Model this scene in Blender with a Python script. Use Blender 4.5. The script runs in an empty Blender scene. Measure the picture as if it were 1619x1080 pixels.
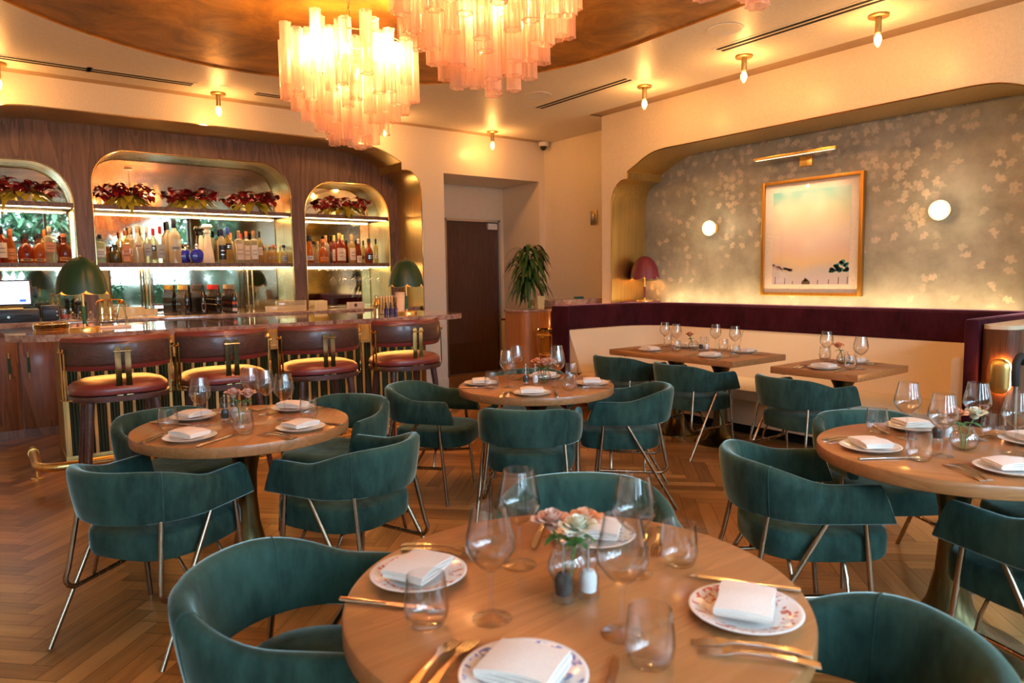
import bpy, bmesh, math, random
from math import sin, cos, pi, radians as RD
from mathutils import Vector, Matrix
from mathutils.geometry import tessellate_polygon

SC = bpy.context.scene
COL = SC.collection
random.seed(7)

# ------------------------------------------------------------------ camera
cam_d = bpy.data.cameras.new('camera')
cam = bpy.data.objects.new('camera', cam_d)
COL.objects.link(cam)
SC.camera = cam
EYE = 1.40
cam_d.sensor_width = 36.0
cam_d.lens = 36.0 * 1100.0 / 1619.0
cam_d.clip_start = 0.02
_r = Vector((0.79803, -0.60244, -0.01462)); _u = Vector((0.06695, 0.06453, 0.99567)); _f = Vector((0.59889, 0.79555, -0.09183))
cam.matrix_world = Matrix(((_r.x, _u.x, -_f.x, 0), (_r.y, _u.y, -_f.y, 0), (_r.z, _u.z, -_f.z, EYE), (0, 0, 0, 1)))
cam_d.dof.use_dof = True
cam_d.dof.focus_distance = 4.2
cam_d.dof.aperture_fstop = 3.8

# ------------------------------------------------------------------ view, world, daylight
SC.view_settings.view_transform = 'Standard'
SC.view_settings.look = 'None'
SC.view_settings.exposure = 1.15
SC.view_settings.gamma = 1.0
SC.view_settings.use_curve_mapping = False
cy = SC.cycles
cy.max_bounces = 8
cy.diffuse_bounces = 4
cy.glossy_bounces = 4
cy.transmission_bounces = 6
cy.transparent_max_bounces = 24
cy.caustics_reflective = False
cy.caustics_refractive = False
cy.sample_clamp_indirect = 4.0
cy.use_denoising = True

W = bpy.data.worlds.new('sky')
SC.world = W
W.use_nodes = True
nt = W.node_tree
bg = nt.nodes['Background']
tc = nt.nodes.new('ShaderNodeTexCoord')
sp = nt.nodes.new('ShaderNodeSeparateXYZ')
rp = nt.nodes.new('ShaderNodeValToRGB')
rp.color_ramp.elements[0].position = 0.48; rp.color_ramp.elements[0].color = (0.38, 0.52, 0.68, 1)
rp.color_ramp.elements[1].position = 0.75; rp.color_ramp.elements[1].color = (0.50, 0.76, 1.0, 1)
mp = nt.nodes.new('ShaderNodeMapRange'); mp.inputs['From Min'].default_value = -1; mp.inputs['From Max'].default_value = 1
nt.links.new(tc.outputs['Generated'], sp.inputs[0]); nt.links.new(sp.outputs['Z'], mp.inputs['Value'])
nt.links.new(mp.outputs[0], rp.inputs[0]); nt.links.new(rp.outputs[0], bg.inputs[0])
SKY = 12.0
bg.inputs[1].default_value = SKY

# room numbers (metres). X runs along the bar wall, Y away from the camera's street wall, Z up
YF = -2.4; XL = -2.6; YB = 7.60; XR = 5.84; YJ = 5.965; XJ = 6.33; XN = 6.41; YW = 8.20; YM = 8.49; ZC = 3.23
WINX = ((-1.9, 0.0), (0.25, 2.15), (2.4, 4.3), (4.5, 5.6))

def light(kind, name, loc, power, color, size=0.05, size_y=None, direction=None, portal=False, spot=None, along=(1, 0, 0)):
    d = bpy.data.lights.new(name, kind)
    o = bpy.data.objects.new(name, d); COL.objects.link(o)
    o.location = loc; d.energy = power; d.color = color
    if kind == 'AREA':
        d.shape = 'RECTANGLE' if size_y else 'SQUARE'
        d.size = size
        if size_y: d.size_y = size_y
        if direction:
            z = -Vector(direction).normalized(); x = Vector(along); x = (x - z * x.dot(z)).normalized(); y = z.cross(x)
            o.rotation_euler = Matrix(((x.x, y.x, z.x), (x.y, y.y, z.y), (x.z, y.z, z.z))).to_euler()
        if portal: d.cycles.is_portal = True
    else:
        d.shadow_soft_size = size
        if spot: d.spot_size = spot; d.spot_blend = 0.6; o.rotation_euler = Vector(direction).to_track_quat('-Z', 'Y').to_euler()
    return o
WARM = (1.0, 0.43, 0.105); WARM2 = (1.0, 0.55, 0.21)
for i, (x0, x1) in enumerate(WINX):
    light('AREA', 'window_portal', ((x0 + x1) / 2, YF + 0.02, 1.8), 1, (1, 1, 1), x1 - x0, 2.5, (0, 1, 0), portal=True)

# ------------------------------------------------------------------ materials
def new_mat(name):
    m = bpy.data.materials.new(name); m.use_nodes = True
    return m, m.node_tree, m.node_tree.nodes['Principled BSDF']
def node(nt, t, **kw):
    n = nt.nodes.new(t)
    for k, v in kw.items():
        if k.startswith('i_'): n.inputs[k[2:].replace('_', ' ')].default_value = v
        else: setattr(n, k, v)
    return n
def lk(nt, a, b): nt.links.new(a, b)
def ramp(nt, stops):
    n = nt.nodes.new('ShaderNodeValToRGB'); e = n.color_ramp.elements
    while len(e) < len(stops): e.new(0.5)
    for k, (p, c) in enumerate(stops): e[k].position = p; e[k].color = (*c, 1)
    return n
def coords(nt, scale=(1, 1, 1), kind='Object', rot=(0, 0, 0)):
    t = nt.nodes.new('ShaderNodeTexCoord'); m = nt.nodes.new('ShaderNodeMapping')
    m.inputs['Scale'].default_value = scale; m.inputs['Rotation'].default_value = rot
    lk(nt, t.outputs[kind], m.inputs['Vector'])
    return m.outputs[0]
def plain(name, c, rough=0.5, metal=0.0, bump=0.0, bscale=40, **kw):
    m, nt, b = new_mat(name)
    n = node(nt, 'ShaderNodeTexNoise', i_Scale=bscale, i_Detail=4)
    lk(nt, coords(nt), n.inputs['Vector'])
    r = ramp(nt, [(0.3, tuple(x * 0.93 for x in c)), (0.7, tuple(min(1, x * 1.04) for x in c))])
    lk(nt, n.outputs['Fac'], r.inputs[0]); lk(nt, r.outputs[0], b.inputs['Base Color'])
    b.inputs['Roughness'].default_value = rough; b.inputs['Metallic'].default_value = metal
    for k, v in kw.items(): b.inputs[k.replace('_', ' ')].default_value = v
    if bump:
        bp = node(nt, 'ShaderNodeBump', i_Strength=bump, i_Distance=0.01)
        lk(nt, n.outputs['Fac'], bp.inputs['Height']); lk(nt, bp.outputs[0], b.inputs['Normal'])
    return m
def glow(name, c, s):
    m, nt, b = new_mat(name)
    b.inputs['Base Color'].default_value = (*c, 1); b.inputs['Emission Color'].default_value = (*c, 1); b.inputs['Emission Strength'].default_value = s
    return m
def velvet(name, c, tint, crush=1.0):
    m, nt, b = new_mat(name)
    n = node(nt, 'ShaderNodeTexNoise', i_Scale=5, i_Detail=5, i_Roughness=0.6, i_Distortion=0.5)
    lk(nt, coords(nt, (1, 1, 0.55)), n.inputs['Vector'])
    n2 = node(nt, 'ShaderNodeTexNoise', i_Scale=26, i_Detail=3, i_Roughness=0.6)
    lk(nt, coords(nt, (1, 1, 0.35)), n2.inputs['Vector'])
    ad = node(nt, 'ShaderNodeMath', operation='MULTIPLY_ADD'); ad.inputs[1].default_value = 0.35; lk(nt, n2.outputs['Fac'], ad.inputs[0])
    m1 = node(nt, 'ShaderNodeMath', operation='MULTIPLY'); m1.inputs[1].default_value = 0.65; lk(nt, n.outputs['Fac'], m1.inputs[0]); lk(nt, m1.outputs[0], ad.inputs[2])
    r = ramp(nt, [(0.36, tuple(x * (1 - 0.45 * crush) for x in c)), (0.64, tuple(x * (1 + 0.5 * crush) for x in c))])
    lk(nt, ad.outputs[0], r.inputs[0]); lk(nt, r.outputs[0], b.inputs['Base Color'])
    b.inputs['Roughness'].default_value = 0.8
    mr = node(nt, 'ShaderNodeMapRange'); mr.inputs['From Min'].default_value = 0.35; mr.inputs['From Max'].default_value = 0.65
    mr.inputs['To Min'].default_value = 0.55; mr.inputs['To Max'].default_value = 1.0; lk(nt, ad.outputs[0], mr.inputs['Value']); lk(nt, mr.outputs[0], b.inputs['Sheen Weight'])
    b.inputs['Sheen Roughness'].default_value = 0.30
    b.inputs['Sheen Tint'].default_value = (*tint, 1)
    b.inputs['Specular IOR Level'].default_value = 0.1
    return m
def wood(name, dark, light_, scale=(9, 9, 0.7), rough=0.42, dist=3.0, coat=0.0):
    m, nt, b = new_mat(name)
    v = coords(nt, scale)
    n1 = node(nt, 'ShaderNodeTexNoise', i_Scale=1.0, i_Detail=3, i_Distortion=0.6); lk(nt, v, n1.inputs['Vector'])
    wv = node(nt, 'ShaderNodeMath', operation='MULTIPLY'); wv.inputs[1].default_value = 9.0; lk(nt, n1.outputs['Fac'], wv.inputs[0])
    fr = node(nt, 'ShaderNodeMath', operation='FRACT'); lk(nt, wv.outputs[0], fr.inputs[0])
    v2 = coords(nt, tuple(s * 9 for s in scale))
    n2 = node(nt, 'ShaderNodeTexNoise', i_Scale=1.0, i_Detail=6); lk(nt, v2, n2.inputs['Vector'])
    mx = node(nt, 'ShaderNodeMix', data_type='FLOAT'); mx.inputs[0].default_value = 0.6
    lk(nt, fr.outputs[0], mx.inputs[2]); lk(nt, n2.outputs['Fac'], mx.inputs[3])
    r = ramp(nt, [(0.2, dark), (0.75, light_)]); lk(nt, mx.outputs[0], r.inputs[0])
    lk(nt, r.outputs[0], b.inputs['Base Color'])
    b.inputs['Roughness'].default_value = rough; b.inputs['Coat Weight'].default_value = coat; b.inputs['Coat Roughness'].default_value = 0.12
    return m
def brass(name, c, rough=0.22, streak=(60, 60, 2)):
    m, nt, b = new_mat(name)
    n = node(nt, 'ShaderNodeTexNoise', i_Scale=1.0, i_Detail=5); lk(nt, coords(nt, streak), n.inputs['Vector'])
    r = ramp(nt, [(0.3, tuple(x * 0.8 for x in c)), (0.7, c)]); lk(nt, n.outputs['Fac'], r.inputs[0]); lk(nt, r.outputs[0], b.inputs['Base Color'])
    mr = node(nt, 'ShaderNodeMapRange'); mr.inputs['To Min'].default_value = rough * 0.75; mr.inputs['To Max'].default_value = rough * 1.3
    lk(nt, n.outputs['Fac'], mr.inputs['Value']); lk(nt, mr.outputs[0], b.inputs['Roughness'])
    b.inputs['Metallic'].default_value = 1.0
    return m
def rim(nt, lo, hi):
    """reflection share of a thin pane: low face-on, high at grazing angles, the same from both sides"""
    lw = node(nt, 'ShaderNodeLayerWeight'); lw.inputs[0].default_value = 0.5
    pw = node(nt, 'ShaderNodeMath', operation='POWER'); pw.inputs[1].default_value = 3.0; lk(nt, lw.outputs['Facing'], pw.inputs[0])
    mr = node(nt, 'ShaderNodeMapRange'); mr.inputs['To Min'].default_value = lo; mr.inputs['To Max'].default_value = min(1, hi); lk(nt, pw.outputs[0], mr.inputs['Value'])
    return mr
def thin_glass(name, tint=(1, 1, 1), ior=1.5, boost=1.0, rough=0.0):
    m, nt, b = new_mat(name)
    nt.nodes.remove(b)
    out = nt.nodes['Material Output']
    tr = node(nt, 'ShaderNodeBsdfTransparent'); tr.inputs[0].default_value = (*tint, 1)
    gl = node(nt, 'ShaderNodeBsdfGlossy'); gl.inputs['Roughness'].default_value = rough
    mu = rim(nt, 0.055 * boost, 0.95 * boost)
    lw = node(nt, 'ShaderNodeLayerWeight'); lw.inputs[0].default_value = 0.5
    pw = node(nt, 'ShaderNodeMath', operation='POWER'); pw.inputs[1].default_value = 3.0; lk(nt, lw.outputs['Facing'], pw.inputs[0])
    mc = node(nt, 'ShaderNodeMix', data_type='RGBA'); mc.inputs[6].default_value = (*tint, 1); mc.inputs[7].default_value = tuple(x * 0.90 for x in tint) + (1,)
    lk(nt, pw.outputs[0], mc.inputs[0]); lk(nt, mc.outputs[2], tr.inputs[0])
    mx = node(nt, 'ShaderNodeMixShader')
    lk(nt, mu.outputs[0], mx.inputs[0]); lk(nt, tr.outputs[0], mx.inputs[1]); lk(nt, gl.outputs[0], mx.inputs[2])
    lk(nt, mx.outputs[0], out.inputs[0])
    return m
def shade_glass(name, tint, tl, opac=0.5, boost=1.5):
    """cast or coloured glass: part clear, part scattering, with a glossy skin"""
    m, nt, b = new_mat(name)
    nt.nodes.remove(b); out = nt.nodes['Material Output']
    tr = node(nt, 'ShaderNodeBsdfTransparent'); tr.inputs[0].default_value = (*tint, 1)
    ts = node(nt, 'ShaderNodeBsdfTranslucent'); ts.inputs[0].default_value = (*tl, 1)
    df = node(nt, 'ShaderNodeBsdfDiffuse'); df.inputs[0].default_value = (*tl, 1)
    gl = node(nt, 'ShaderNodeBsdfGlossy'); gl.inputs['Roughness'].default_value = 0.05
    lw = node(nt, 'ShaderNodeLayerWeight'); lw.inputs[0].default_value = 0.35
    a = node(nt, 'ShaderNodeMixShader'); a.inputs[0].default_value = 0.35
    lk(nt, ts.outputs[0], a.inputs[1]); lk(nt, df.outputs[0], a.inputs[2])
    mr = node(nt, 'ShaderNodeMapRange'); mr.inputs['To Min'].default_value = opac * 0.75; mr.inputs['To Max'].default_value = min(1, opac * 1.5)
    lk(nt, lw.outputs['Facing'], mr.inputs['Value'])
    c = node(nt, 'ShaderNodeMixShader'); lk(nt, mr.outputs[0], c.inputs[0]); lk(nt, tr.outputs[0], c.inputs[1]); lk(nt, a.outputs[0], c.inputs[2])
    mu = rim(nt, 0.04 * boost, 0.7 * boost)
    d = node(nt, 'ShaderNodeMixShader'); lk(nt, mu.outputs[0], d.inputs[0]); lk(nt, c.outputs[0], d.inputs[1]); lk(nt, gl.outputs[0], d.inputs[2])
    lk(nt, d.outputs[0], out.inputs[0])
    return m

M = {}
M['plaster'] = plain('cream_plaster', (0.80, 0.70, 0.54), 0.35, 0, 0.03, 60)
M['ceil'] = plain('ceiling_paint', (0.80, 0.73, 0.63), 0.45, 0, 0.02, 50)
M['grey_wall'] = plain('grey_paint', (0.35, 0.33, 0.30), 0.6)
M['walnut'] = wood('walnut_veneer', (0.085, 0.042, 0.027), (0.225, 0.120, 0.076), (6, 6, 0.5), 0.45)
M['walnut_red'] = wood('red_walnut', (0.16, 0.045, 0.015), (0.36, 0.13, 0.045), (5, 5, 0.6), 0.35, coat=0.2)
M['door_wood'] = wood('dark_door_veneer', (0.05, 0.022, 0.016), (0.11, 0.055, 0.04), (14, 14, 0.8), 0.4)
M['stool_wood'] = wood('dark_stool_wood', (0.045, 0.016, 0.012), (0.10, 0.04, 0.03), (1.5, 14, 14), 0.35, coat=0.3)
M['oak_top'] = wood('oak_table_top', (0.30, 0.118, 0.038), (0.41, 0.180, 0.064), (0.8, 8, 8), 0.36, coat=0.25)
M['host_wood'] = wood('host_stand_wood', (0.30, 0.11, 0.03), (0.52, 0.22, 0.07), (26, 26, 0.8), 0.35)
M['brass'] = brass('brushed_brass', (0.88, 0.60, 0.21), 0.30)
M['brass_pol'] = brass('polished_brass', (0.80, 0.60, 0.27), 0.10)
M['kick'] = brass('dark_kick_plate', (0.20, 0.15, 0.09), 0.35)
M['tan_margin'] = plain('tan_ceiling_margin', (0.52, 0.38, 0.24), 0.6)
M['brass_dark'] = brass('aged_brass', (0.50, 0.36, 0.14), 0.33)
M['pedestal'] = brass('dark_bronze_pedestal', (0.17, 0.14, 0.065), 0.30)
M['bronze'] = brass('bronze_tube', (0.36, 0.27, 0.19), 0.25)
M['steel'] = plain('stainless_steel', (0.55, 0.53, 0.50), 0.3, 1.0)
M['silver'] = brass('warm_silver', (0.80, 0.74, 0.66), 0.16)
M['green_velvet'] = velvet('green_velvet', (0.026, 0.060, 0.048), (0.66, 0.92, 0.88))
M['purple_velvet'] = velvet('burgundy_velvet', (0.040, 0.006, 0.012), (0.85, 0.36, 0.42))
M['cream_linen'] = plain('cream_upholstery', (0.78, 0.64, 0.44), 0.8, 0, 0.08, 220)
M['oxblood'] = plain('oxblood_leather', (0.19, 0.022, 0.018), 0.42, 0, 0.03, 180, Coat_Weight=0.8, Coat_Roughness=0.32)
M['porcelain'] = plain('white_porcelain', (0.80, 0.79, 0.76), 0.12)
M['linen'] = plain('white_linen', (0.84, 0.77, 0.70), 0.85, 0, 0.1, 300)
M['glass'] = thin_glass('clear_glass', (0.985, 0.985, 0.98), 1.5, 1.15)
M['glazing'] = thin_glass('picture_glazing', (0.99, 0.99, 0.99), 1.5, 0.35)
M['pane'] = thin_glass('window_pane', (0.97, 0.99, 0.98), 1.45, 0.8)
M['tube_glass'] = shade_glass('pink_tube_glass', (1.0, 0.92, 0.87), (1.0, 0.75, 0.63), 0.42, 1.3)
M['bulb'] = glow('lit_bulb', (1.0, 0.70, 0.36), 40)
M['bulb_soft'] = glow('lit_opal_glass', (1.0, 0.74, 0.40), 0.8)
M['led'] = glow('led_strip', (1.0, 0.66, 0.34), 9)
M['led_orange'] = glow('orange_led_strip', (1.0, 0.42, 0.10), 8)
M['led_soft'] = glow('soft_led_strip', (1.0, 0.72, 0.40), 4)
M['black'] = plain('black_plastic', (0.012, 0.014, 0.018), 0.35)
M['black_rubber'] = plain('black_rubber', (0.01, 0.01, 0.01), 0.7)
M['slot'] = plain('black_slot', (0.005, 0.005, 0.005), 0.9)
M['white_plastic'] = plain('white_plastic', (0.78, 0.74, 0.68), 0.4)
M['green_leather'] = plain('green_leather', (0.010, 0.055, 0.022), 0.42, 0, 0.03, 160)
M['green_wrap'] = plain('green_leather_wrap', (0.01, 0.11, 0.05), 0.5)
M['wine_leather'] = plain('burgundy_leather', (0.16, 0.016, 0.035), 0.42, 0, 0.03, 160)
M['shade_gold'] = plain('gold_shade_lining', (0.85, 0.60, 0.25), 0.5)
M['tile_green'] = plain('green_fluted_tile', (0.018, 0.05, 0.036), 0.22, 0, 0, 40, Coat_Weight=0.4)
M['ochre'] = brass('satin_gold_panel', (0.62, 0.42, 0.16), 0.38)
M['leaf_green'] = plain('dark_green_leaf', (0.018, 0.075, 0.014), 0.38)
M['leaf_yellow'] = plain('yellow_green_leaf', (0.50, 0.42, 0.04), 0.5, 0, 0, 20, Subsurface_Weight=0.0)
M['leaf_red'] = plain('dark_red_leaf', (0.34, 0.012, 0.014), 0.55)
M['stem_green'] = plain('green_stem', (0.08, 0.22, 0.04), 0.5)
M['rose_pink'] = plain('pale_pink_petal', (0.80, 0.50, 0.38), 0.6)
M['rose_peach'] = plain('peach_petal', (0.86, 0.42, 0.22), 0.6)
M['rose_white'] = plain('white_petal', (0.80, 0.76, 0.58), 0.6)
M['pepper'] = plain('peppercorns', (0.03, 0.022, 0.018), 0.7, 0, 0.5, 300)
M['salt'] = plain('white_salt', (0.82, 0.82, 0.82), 0.8, 0, 0.3, 400)
M['paper'] = plain('warm_white_paper', (0.80, 0.68, 0.54), 0.7)
M['teal'] = plain('teal_plastic', (0.0, 0.16, 0.17), 0.4)
M['screen'] = glow('lit_screen', (0.80, 0.84, 1.0), 0.9)
M['screen_blue'] = glow('screen_button', (0.02, 0.10, 0.75), 1.0)
M['amber_glass'] = thin_glass('frosted_amber', (0.8, 0.4, 0.1), 1.5, 1.4)
M['hedge'] = plain('hedge_leaf', (0.03, 0.085, 0.035), 0.5, 0, 0.4, 30)
M['bark'] = plain('tree_bark', (0.09, 0.06, 0.04), 0.9, 0, 0.5, 12)
M['asphalt'] = plain('paving', (0.35, 0.34, 0.32), 0.9)
M['curtain'] = plain('sheer_curtain', (0.32, 0.20, 0.10), 0.8)

def marble():
    m, nt, b = new_mat('rose_marble')
    v = coords(nt, (1, 1, 1))
    n = node(nt, 'ShaderNodeTexNoise', i_Scale=9, i_Detail=9, i_Roughness=0.7, i_Distortion=1.2); lk(nt, v, n.inputs['Vector'])
    r = ramp(nt, [(0.28, (0.10, 0.045, 0.035)), (0.45, (0.34, 0.19, 0.14)), (0.6, (0.52, 0.36, 0.28)), (0.8, (0.62, 0.5, 0.42))])
    lk(nt, n.outputs['Fac'], r.inputs[0]); lk(nt, r.outputs[0], b.inputs['Base Color'])
    b.inputs['Roughness'].default_value = 0.07; b.inputs['Coat Weight'].default_value = 0.5; b.inputs['Coat Roughness'].default_value = 0.03
    return m
M['marble'] = marble()
def mirror():
    m, nt, b = new_mat('antique_mirror')
    n = node(nt, 'ShaderNodeTexNoise', i_Scale=110, i_Detail=4, i_Roughness=0.7); lk(nt, coords(nt), n.inputs['Vector'])
    n2 = node(nt, 'ShaderNodeTexNoise', i_Scale=3, i_Detail=2); lk(nt, coords(nt), n2.inputs['Vector'])
    ad = node(nt, 'ShaderNodeMath', operation='ADD'); lk(nt, n.outputs['Fac'], ad.inputs[0]); lk(nt, n2.outputs['Fac'], ad.inputs[1])
    r = ramp(nt, [(0.42, (0.30, 0.28, 0.20)), (0.55, (0.68, 0.67, 0.54))])
    mr = node(nt, 'ShaderNodeMath', operation='MULTIPLY'); mr.inputs[1].default_value = 0.5; lk(nt, ad.outputs[0], mr.inputs[0])
    lk(nt, mr.outputs[0], r.inputs[0]); lk(nt, r.outputs[0], b.inputs['Base Color'])
    r2 = ramp(nt, [(0.38, (0.10, 0.10, 0.10)), (0.52, (0.015, 0.015, 0.015))]); lk(nt, mr.outputs[0], r2.inputs[0]); lk(nt, r2.outputs[0], b.inputs['Roughness'])
    b.inputs['Metallic'].default_value = 1.0
    return m
M['mirror'] = mirror()
def gold_leaf():
    m, nt, b = new_mat('gold_leaf_ceiling')
    v = coords(nt)
    n = node(nt, 'ShaderNodeTexNoise', i_Scale=2.2, i_Detail=9, i_Roughness=0.68, i_Distortion=0.8); lk(nt, v, n.inputs['Vector'])
    r = ramp(nt, [(0.32, (0.16, 0.062, 0.007)), (0.5, (0.36, 0.150, 0.016)), (0.70, (0.60, 0.28, 0.038))])
    lk(nt, n.outputs['Fac'], r.inputs[0]); lk(nt, r.outputs[0], b.inputs['Base Color'])
    b.inputs['Metallic'].default_value = 0.35; b.inputs['Roughness'].default_value = 0.5
    bp = node(nt, 'ShaderNodeBump', i_Strength=0.25, i_Distance=0.02); lk(nt, n.outputs['Fac'], bp.inputs['Height']); lk(nt, bp.outputs[0], b.inputs['Normal'])
    return m
M['gold_leaf'] = gold_leaf()
def wallpaper():
    """grey plaster with pale ivy leaves; leaf shapes come from voronoi cells with a lobed radius"""
    m, nt, b = new_mat('ivy_wallpaper')
    t = node(nt, 'ShaderNodeTexCoord'); sx = node(nt, 'ShaderNodeSeparateXYZ'); lk(nt, t.outputs['Object'], sx.inputs[0])
    cv = node(nt, 'ShaderNodeCombineXYZ'); lk(nt, sx.outputs['Y'], cv.inputs[0]); lk(nt, sx.outputs['Z'], cv.inputs[1])
    n = node(nt, 'ShaderNodeTexNoise', i_Scale=3, i_Detail=7, i_Roughness=0.65); lk(nt, cv.outputs[0], n.inputs['Vector'])
    r = ramp(nt, [(0.3, (0.23, 0.225, 0.185)), (0.55, (0.35, 0.345, 0.29)), (0.75, (0.44, 0.43, 0.365))]); lk(nt, n.outputs['Fac'], r.inputs[0])
    base = r.outputs[0]
    wn = node(nt, 'ShaderNodeTexNoise', i_Scale=22, i_Detail=3); lk(nt, cv.outputs[0], wn.inputs['Vector'])
    ws = node(nt, 'ShaderNodeVectorMath', operation='SUBTRACT'); ws.inputs[1].default_value = (0.5, 0.5, 0.5); lk(nt, wn.outputs['Color'], ws.inputs[0])
    wk = node(nt, 'ShaderNodeVectorMath', operation='SCALE'); wk.inputs['Scale'].default_value = 0.04; lk(nt, ws.outputs[0], wk.inputs[0])
    wv = node(nt, 'ShaderNodeVectorMath', operation='ADD'); lk(nt, cv.outputs[0], wv.inputs[0]); lk(nt, wk.outputs[0], wv.inputs[1])
    for S, seed, lo in ((9.5, 0.0, 0.02), (11.5, 7.3, 0.04)):
        off = node(nt, 'ShaderNodeVectorMath', operation='ADD'); off.inputs[1].default_value = (seed, seed * 1.7, 0); lk(nt, wv.outputs[0], off.inputs[0])
        vo = node(nt, 'ShaderNodeTexVoronoi', voronoi_dimensions='2D'); vo.inputs['Scale'].default_value = S; vo.inputs['Randomness'].default_value = 0.85
        lk(nt, off.outputs[0], vo.inputs['Vector'])
        d = node(nt, 'ShaderNodeVectorMath', operation='SUBTRACT'); lk(nt, off.outputs[0], d.inputs[0]); lk(nt, vo.outputs['Position'], d.inputs[1])
        ds = node(nt, 'ShaderNodeSeparateXYZ'); lk(nt, d.outputs[0], ds.inputs[0])
        cs = node(nt, 'ShaderNodeSeparateXYZ'); lk(nt, vo.outputs['Color'], cs.inputs[0])
        def mth(op, a_, b_=None, c_=None):
            n_ = node(nt, 'ShaderNodeMath', operation=op)
            for q, v_ in enumerate((a_, b_, c_)):
                if v_ is None: continue
                if isinstance(v_, (int, float)): n_.inputs[q].default_value = v_
                else: lk(nt, v_, n_.inputs[q])
            return n_.outputs[0]
        ph = mth('MULTIPLY_ADD', cs.outputs['X'], 3.6, -3.4)      # leaf tips hang mostly downward
        co, so = mth('COSINE', ph), mth('SINE', ph)
        u = mth('ADD', mth('MULTIPLY', ds.outputs['X'], co), mth('MULTIPLY', ds.outputs['Y'], so))
        v = mth('ABSOLUTE', mth('SUBTRACT', mth('MULTIPLY', ds.outputs['Y'], co), mth('MULTIPLY', ds.outputs['X'], so)))
        tt = mth('MULTIPLY', u, 1 / 0.046)
        wq = mth('MULTIPLY', mth('SUBTRACT', 1.0, tt), mth('SQRT', mth('MAXIMUM', mth('ADD', tt, 1.0), 0.0)))
        lobe = mth('MULTIPLY_ADD', mth('COSINE', mth('MULTIPLY', tt, 7.0)), 0.008, 0.027)
        lt_ = mth('SUBTRACT', mth('MULTIPLY', wq, lobe), v)
        class LT: pass
        lt = LT(); lt.outputs = [lt_]
        st = node(nt, 'ShaderNodeMapRange'); st.inputs['From Min'].default_value = -0.004; st.inputs['From Max'].default_value = 0.010; lk(nt, lt.outputs[0], st.inputs['Value'])
        # density: dense near the top, trailing vines below
        z0 = node(nt, 'ShaderNodeMapRange'); z0.inputs['From Min'].default_value = 1.0; z0.inputs['From Max'].default_value = 2.75; z0.inputs['To Min'].default_value = -0.15 + lo; z0.inputs['To Max'].default_value = 0.40
        lk(nt, sx.outputs['Z'], z0.inputs['Value'])
        vn = node(nt, 'ShaderNodeTexNoise', i_Scale=1.0, i_Detail=2); vc = node(nt, 'ShaderNodeMapping'); vc.inputs['Scale'].default_value = (3.2, 0.7, 1); vc.inputs['Location'].default_value = (seed, 0, 0)
        lk(nt, vo.outputs['Position'], vc.inputs[0]); lk(nt, vc.outputs[0], vn.inputs['Vector'])
        vm = node(nt, 'ShaderNodeMapRange'); vm.inputs['From Min'].default_value = 0.38; vm.inputs['From Max'].default_value = 0.68; vm.inputs['To Min'].default_value = -0.30; vm.inputs['To Max'].default_value = 0.55; lk(nt, vn.outputs['Fac'], vm.inputs['Value'])
        dn = node(nt, 'ShaderNodeMath', operation='ADD'); lk(nt, z0.outputs[0], dn.inputs[0]); lk(nt, vm.outputs[0], dn.inputs[1])
        ke = node(nt, 'ShaderNodeMath', operation='LESS_THAN'); lk(nt, cs.outputs['Y'], ke.inputs[0]); lk(nt, dn.outputs[0], ke.inputs[1])
        fa = node(nt, 'ShaderNodeMath', operation='MULTIPLY'); lk(nt, st.outputs[0], fa.inputs[0]); lk(nt, ke.outputs[0], fa.inputs[1])
        fb = node(nt, 'ShaderNodeMath', operation='MULTIPLY'); lk(nt, fa.outputs[0], fb.inputs[0])
        sh = node(nt, 'ShaderNodeMapRange'); sh.inputs['To Min'].default_value = 0.2; sh.inputs['To Max'].default_value = 0.75; lk(nt, cs.outputs['Z'], sh.inputs['Value']); lk(nt, sh.outputs[0], fb.inputs[1])
        mx = node(nt, 'ShaderNodeMix', data_type='RGBA'); mx.inputs[7].default_value = (0.66, 0.57, 0.45, 1)
        lk(nt, fb.outputs[0], mx.inputs[0]); lk(nt, base, mx.inputs[6]); base = mx.outputs[2]
    lk(nt, base, b.inputs['Base Color']); b.inputs['Roughness'].default_value = 0.5
    return m
M['wallpaper'] = wallpaper()
def floor_mat():
    m, nt, b = new_mat('herringbone_oak')
    uv = node(nt, 'ShaderNodeUVMap'); uv.uv_map = 'UVMap'
    at = node(nt, 'ShaderNodeAttribute'); at.attribute_name = 'tint'
    mp = node(nt, 'ShaderNodeMapping'); mp.inputs['Scale'].default_value = (2.2, 26, 1); lk(nt, uv.outputs[0], mp.inputs[0])
    n = node(nt, 'ShaderNodeTexNoise', i_Scale=1.0, i_Detail=7, i_Roughness=0.65, i_Distortion=0.4); lk(nt, mp.outputs[0], n.inputs['Vector'])
    mu = node(nt, 'ShaderNodeMath', operation='MULTIPLY_ADD'); mu.inputs[1].default_value = 0.46; lk(nt, at.outputs['Fac'], mu.inputs[0]); 
    sc = node(nt, 'ShaderNodeMath', operation='MULTIPLY'); sc.inputs[1].default_value = 0.68; lk(nt, n.outputs['Fac'], sc.inputs[0]); lk(nt, sc.outputs[0], mu.inputs[2])
    r = ramp(nt, [(0.24, (0.10, 0.042, 0.010)), (0.5, (0.27, 0.125, 0.034)), (0.80, (0.45, 0.235, 0.075))]); lk(nt, mu.outputs[0], r.inputs[0])
    lk(nt, r.outputs[0], b.inputs['Base Color'])
    b.inputs['Roughness'].default_value = 0.30
    bp = node(nt, 'ShaderNodeBump', i_Strength=0.12, i_Distance=0.004); lk(nt, n.outputs['Fac'], bp.inputs['Height']); lk(nt, bp.outputs[0], b.inputs['Normal'])
    return m
M['floor'] = floor_mat()
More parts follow.
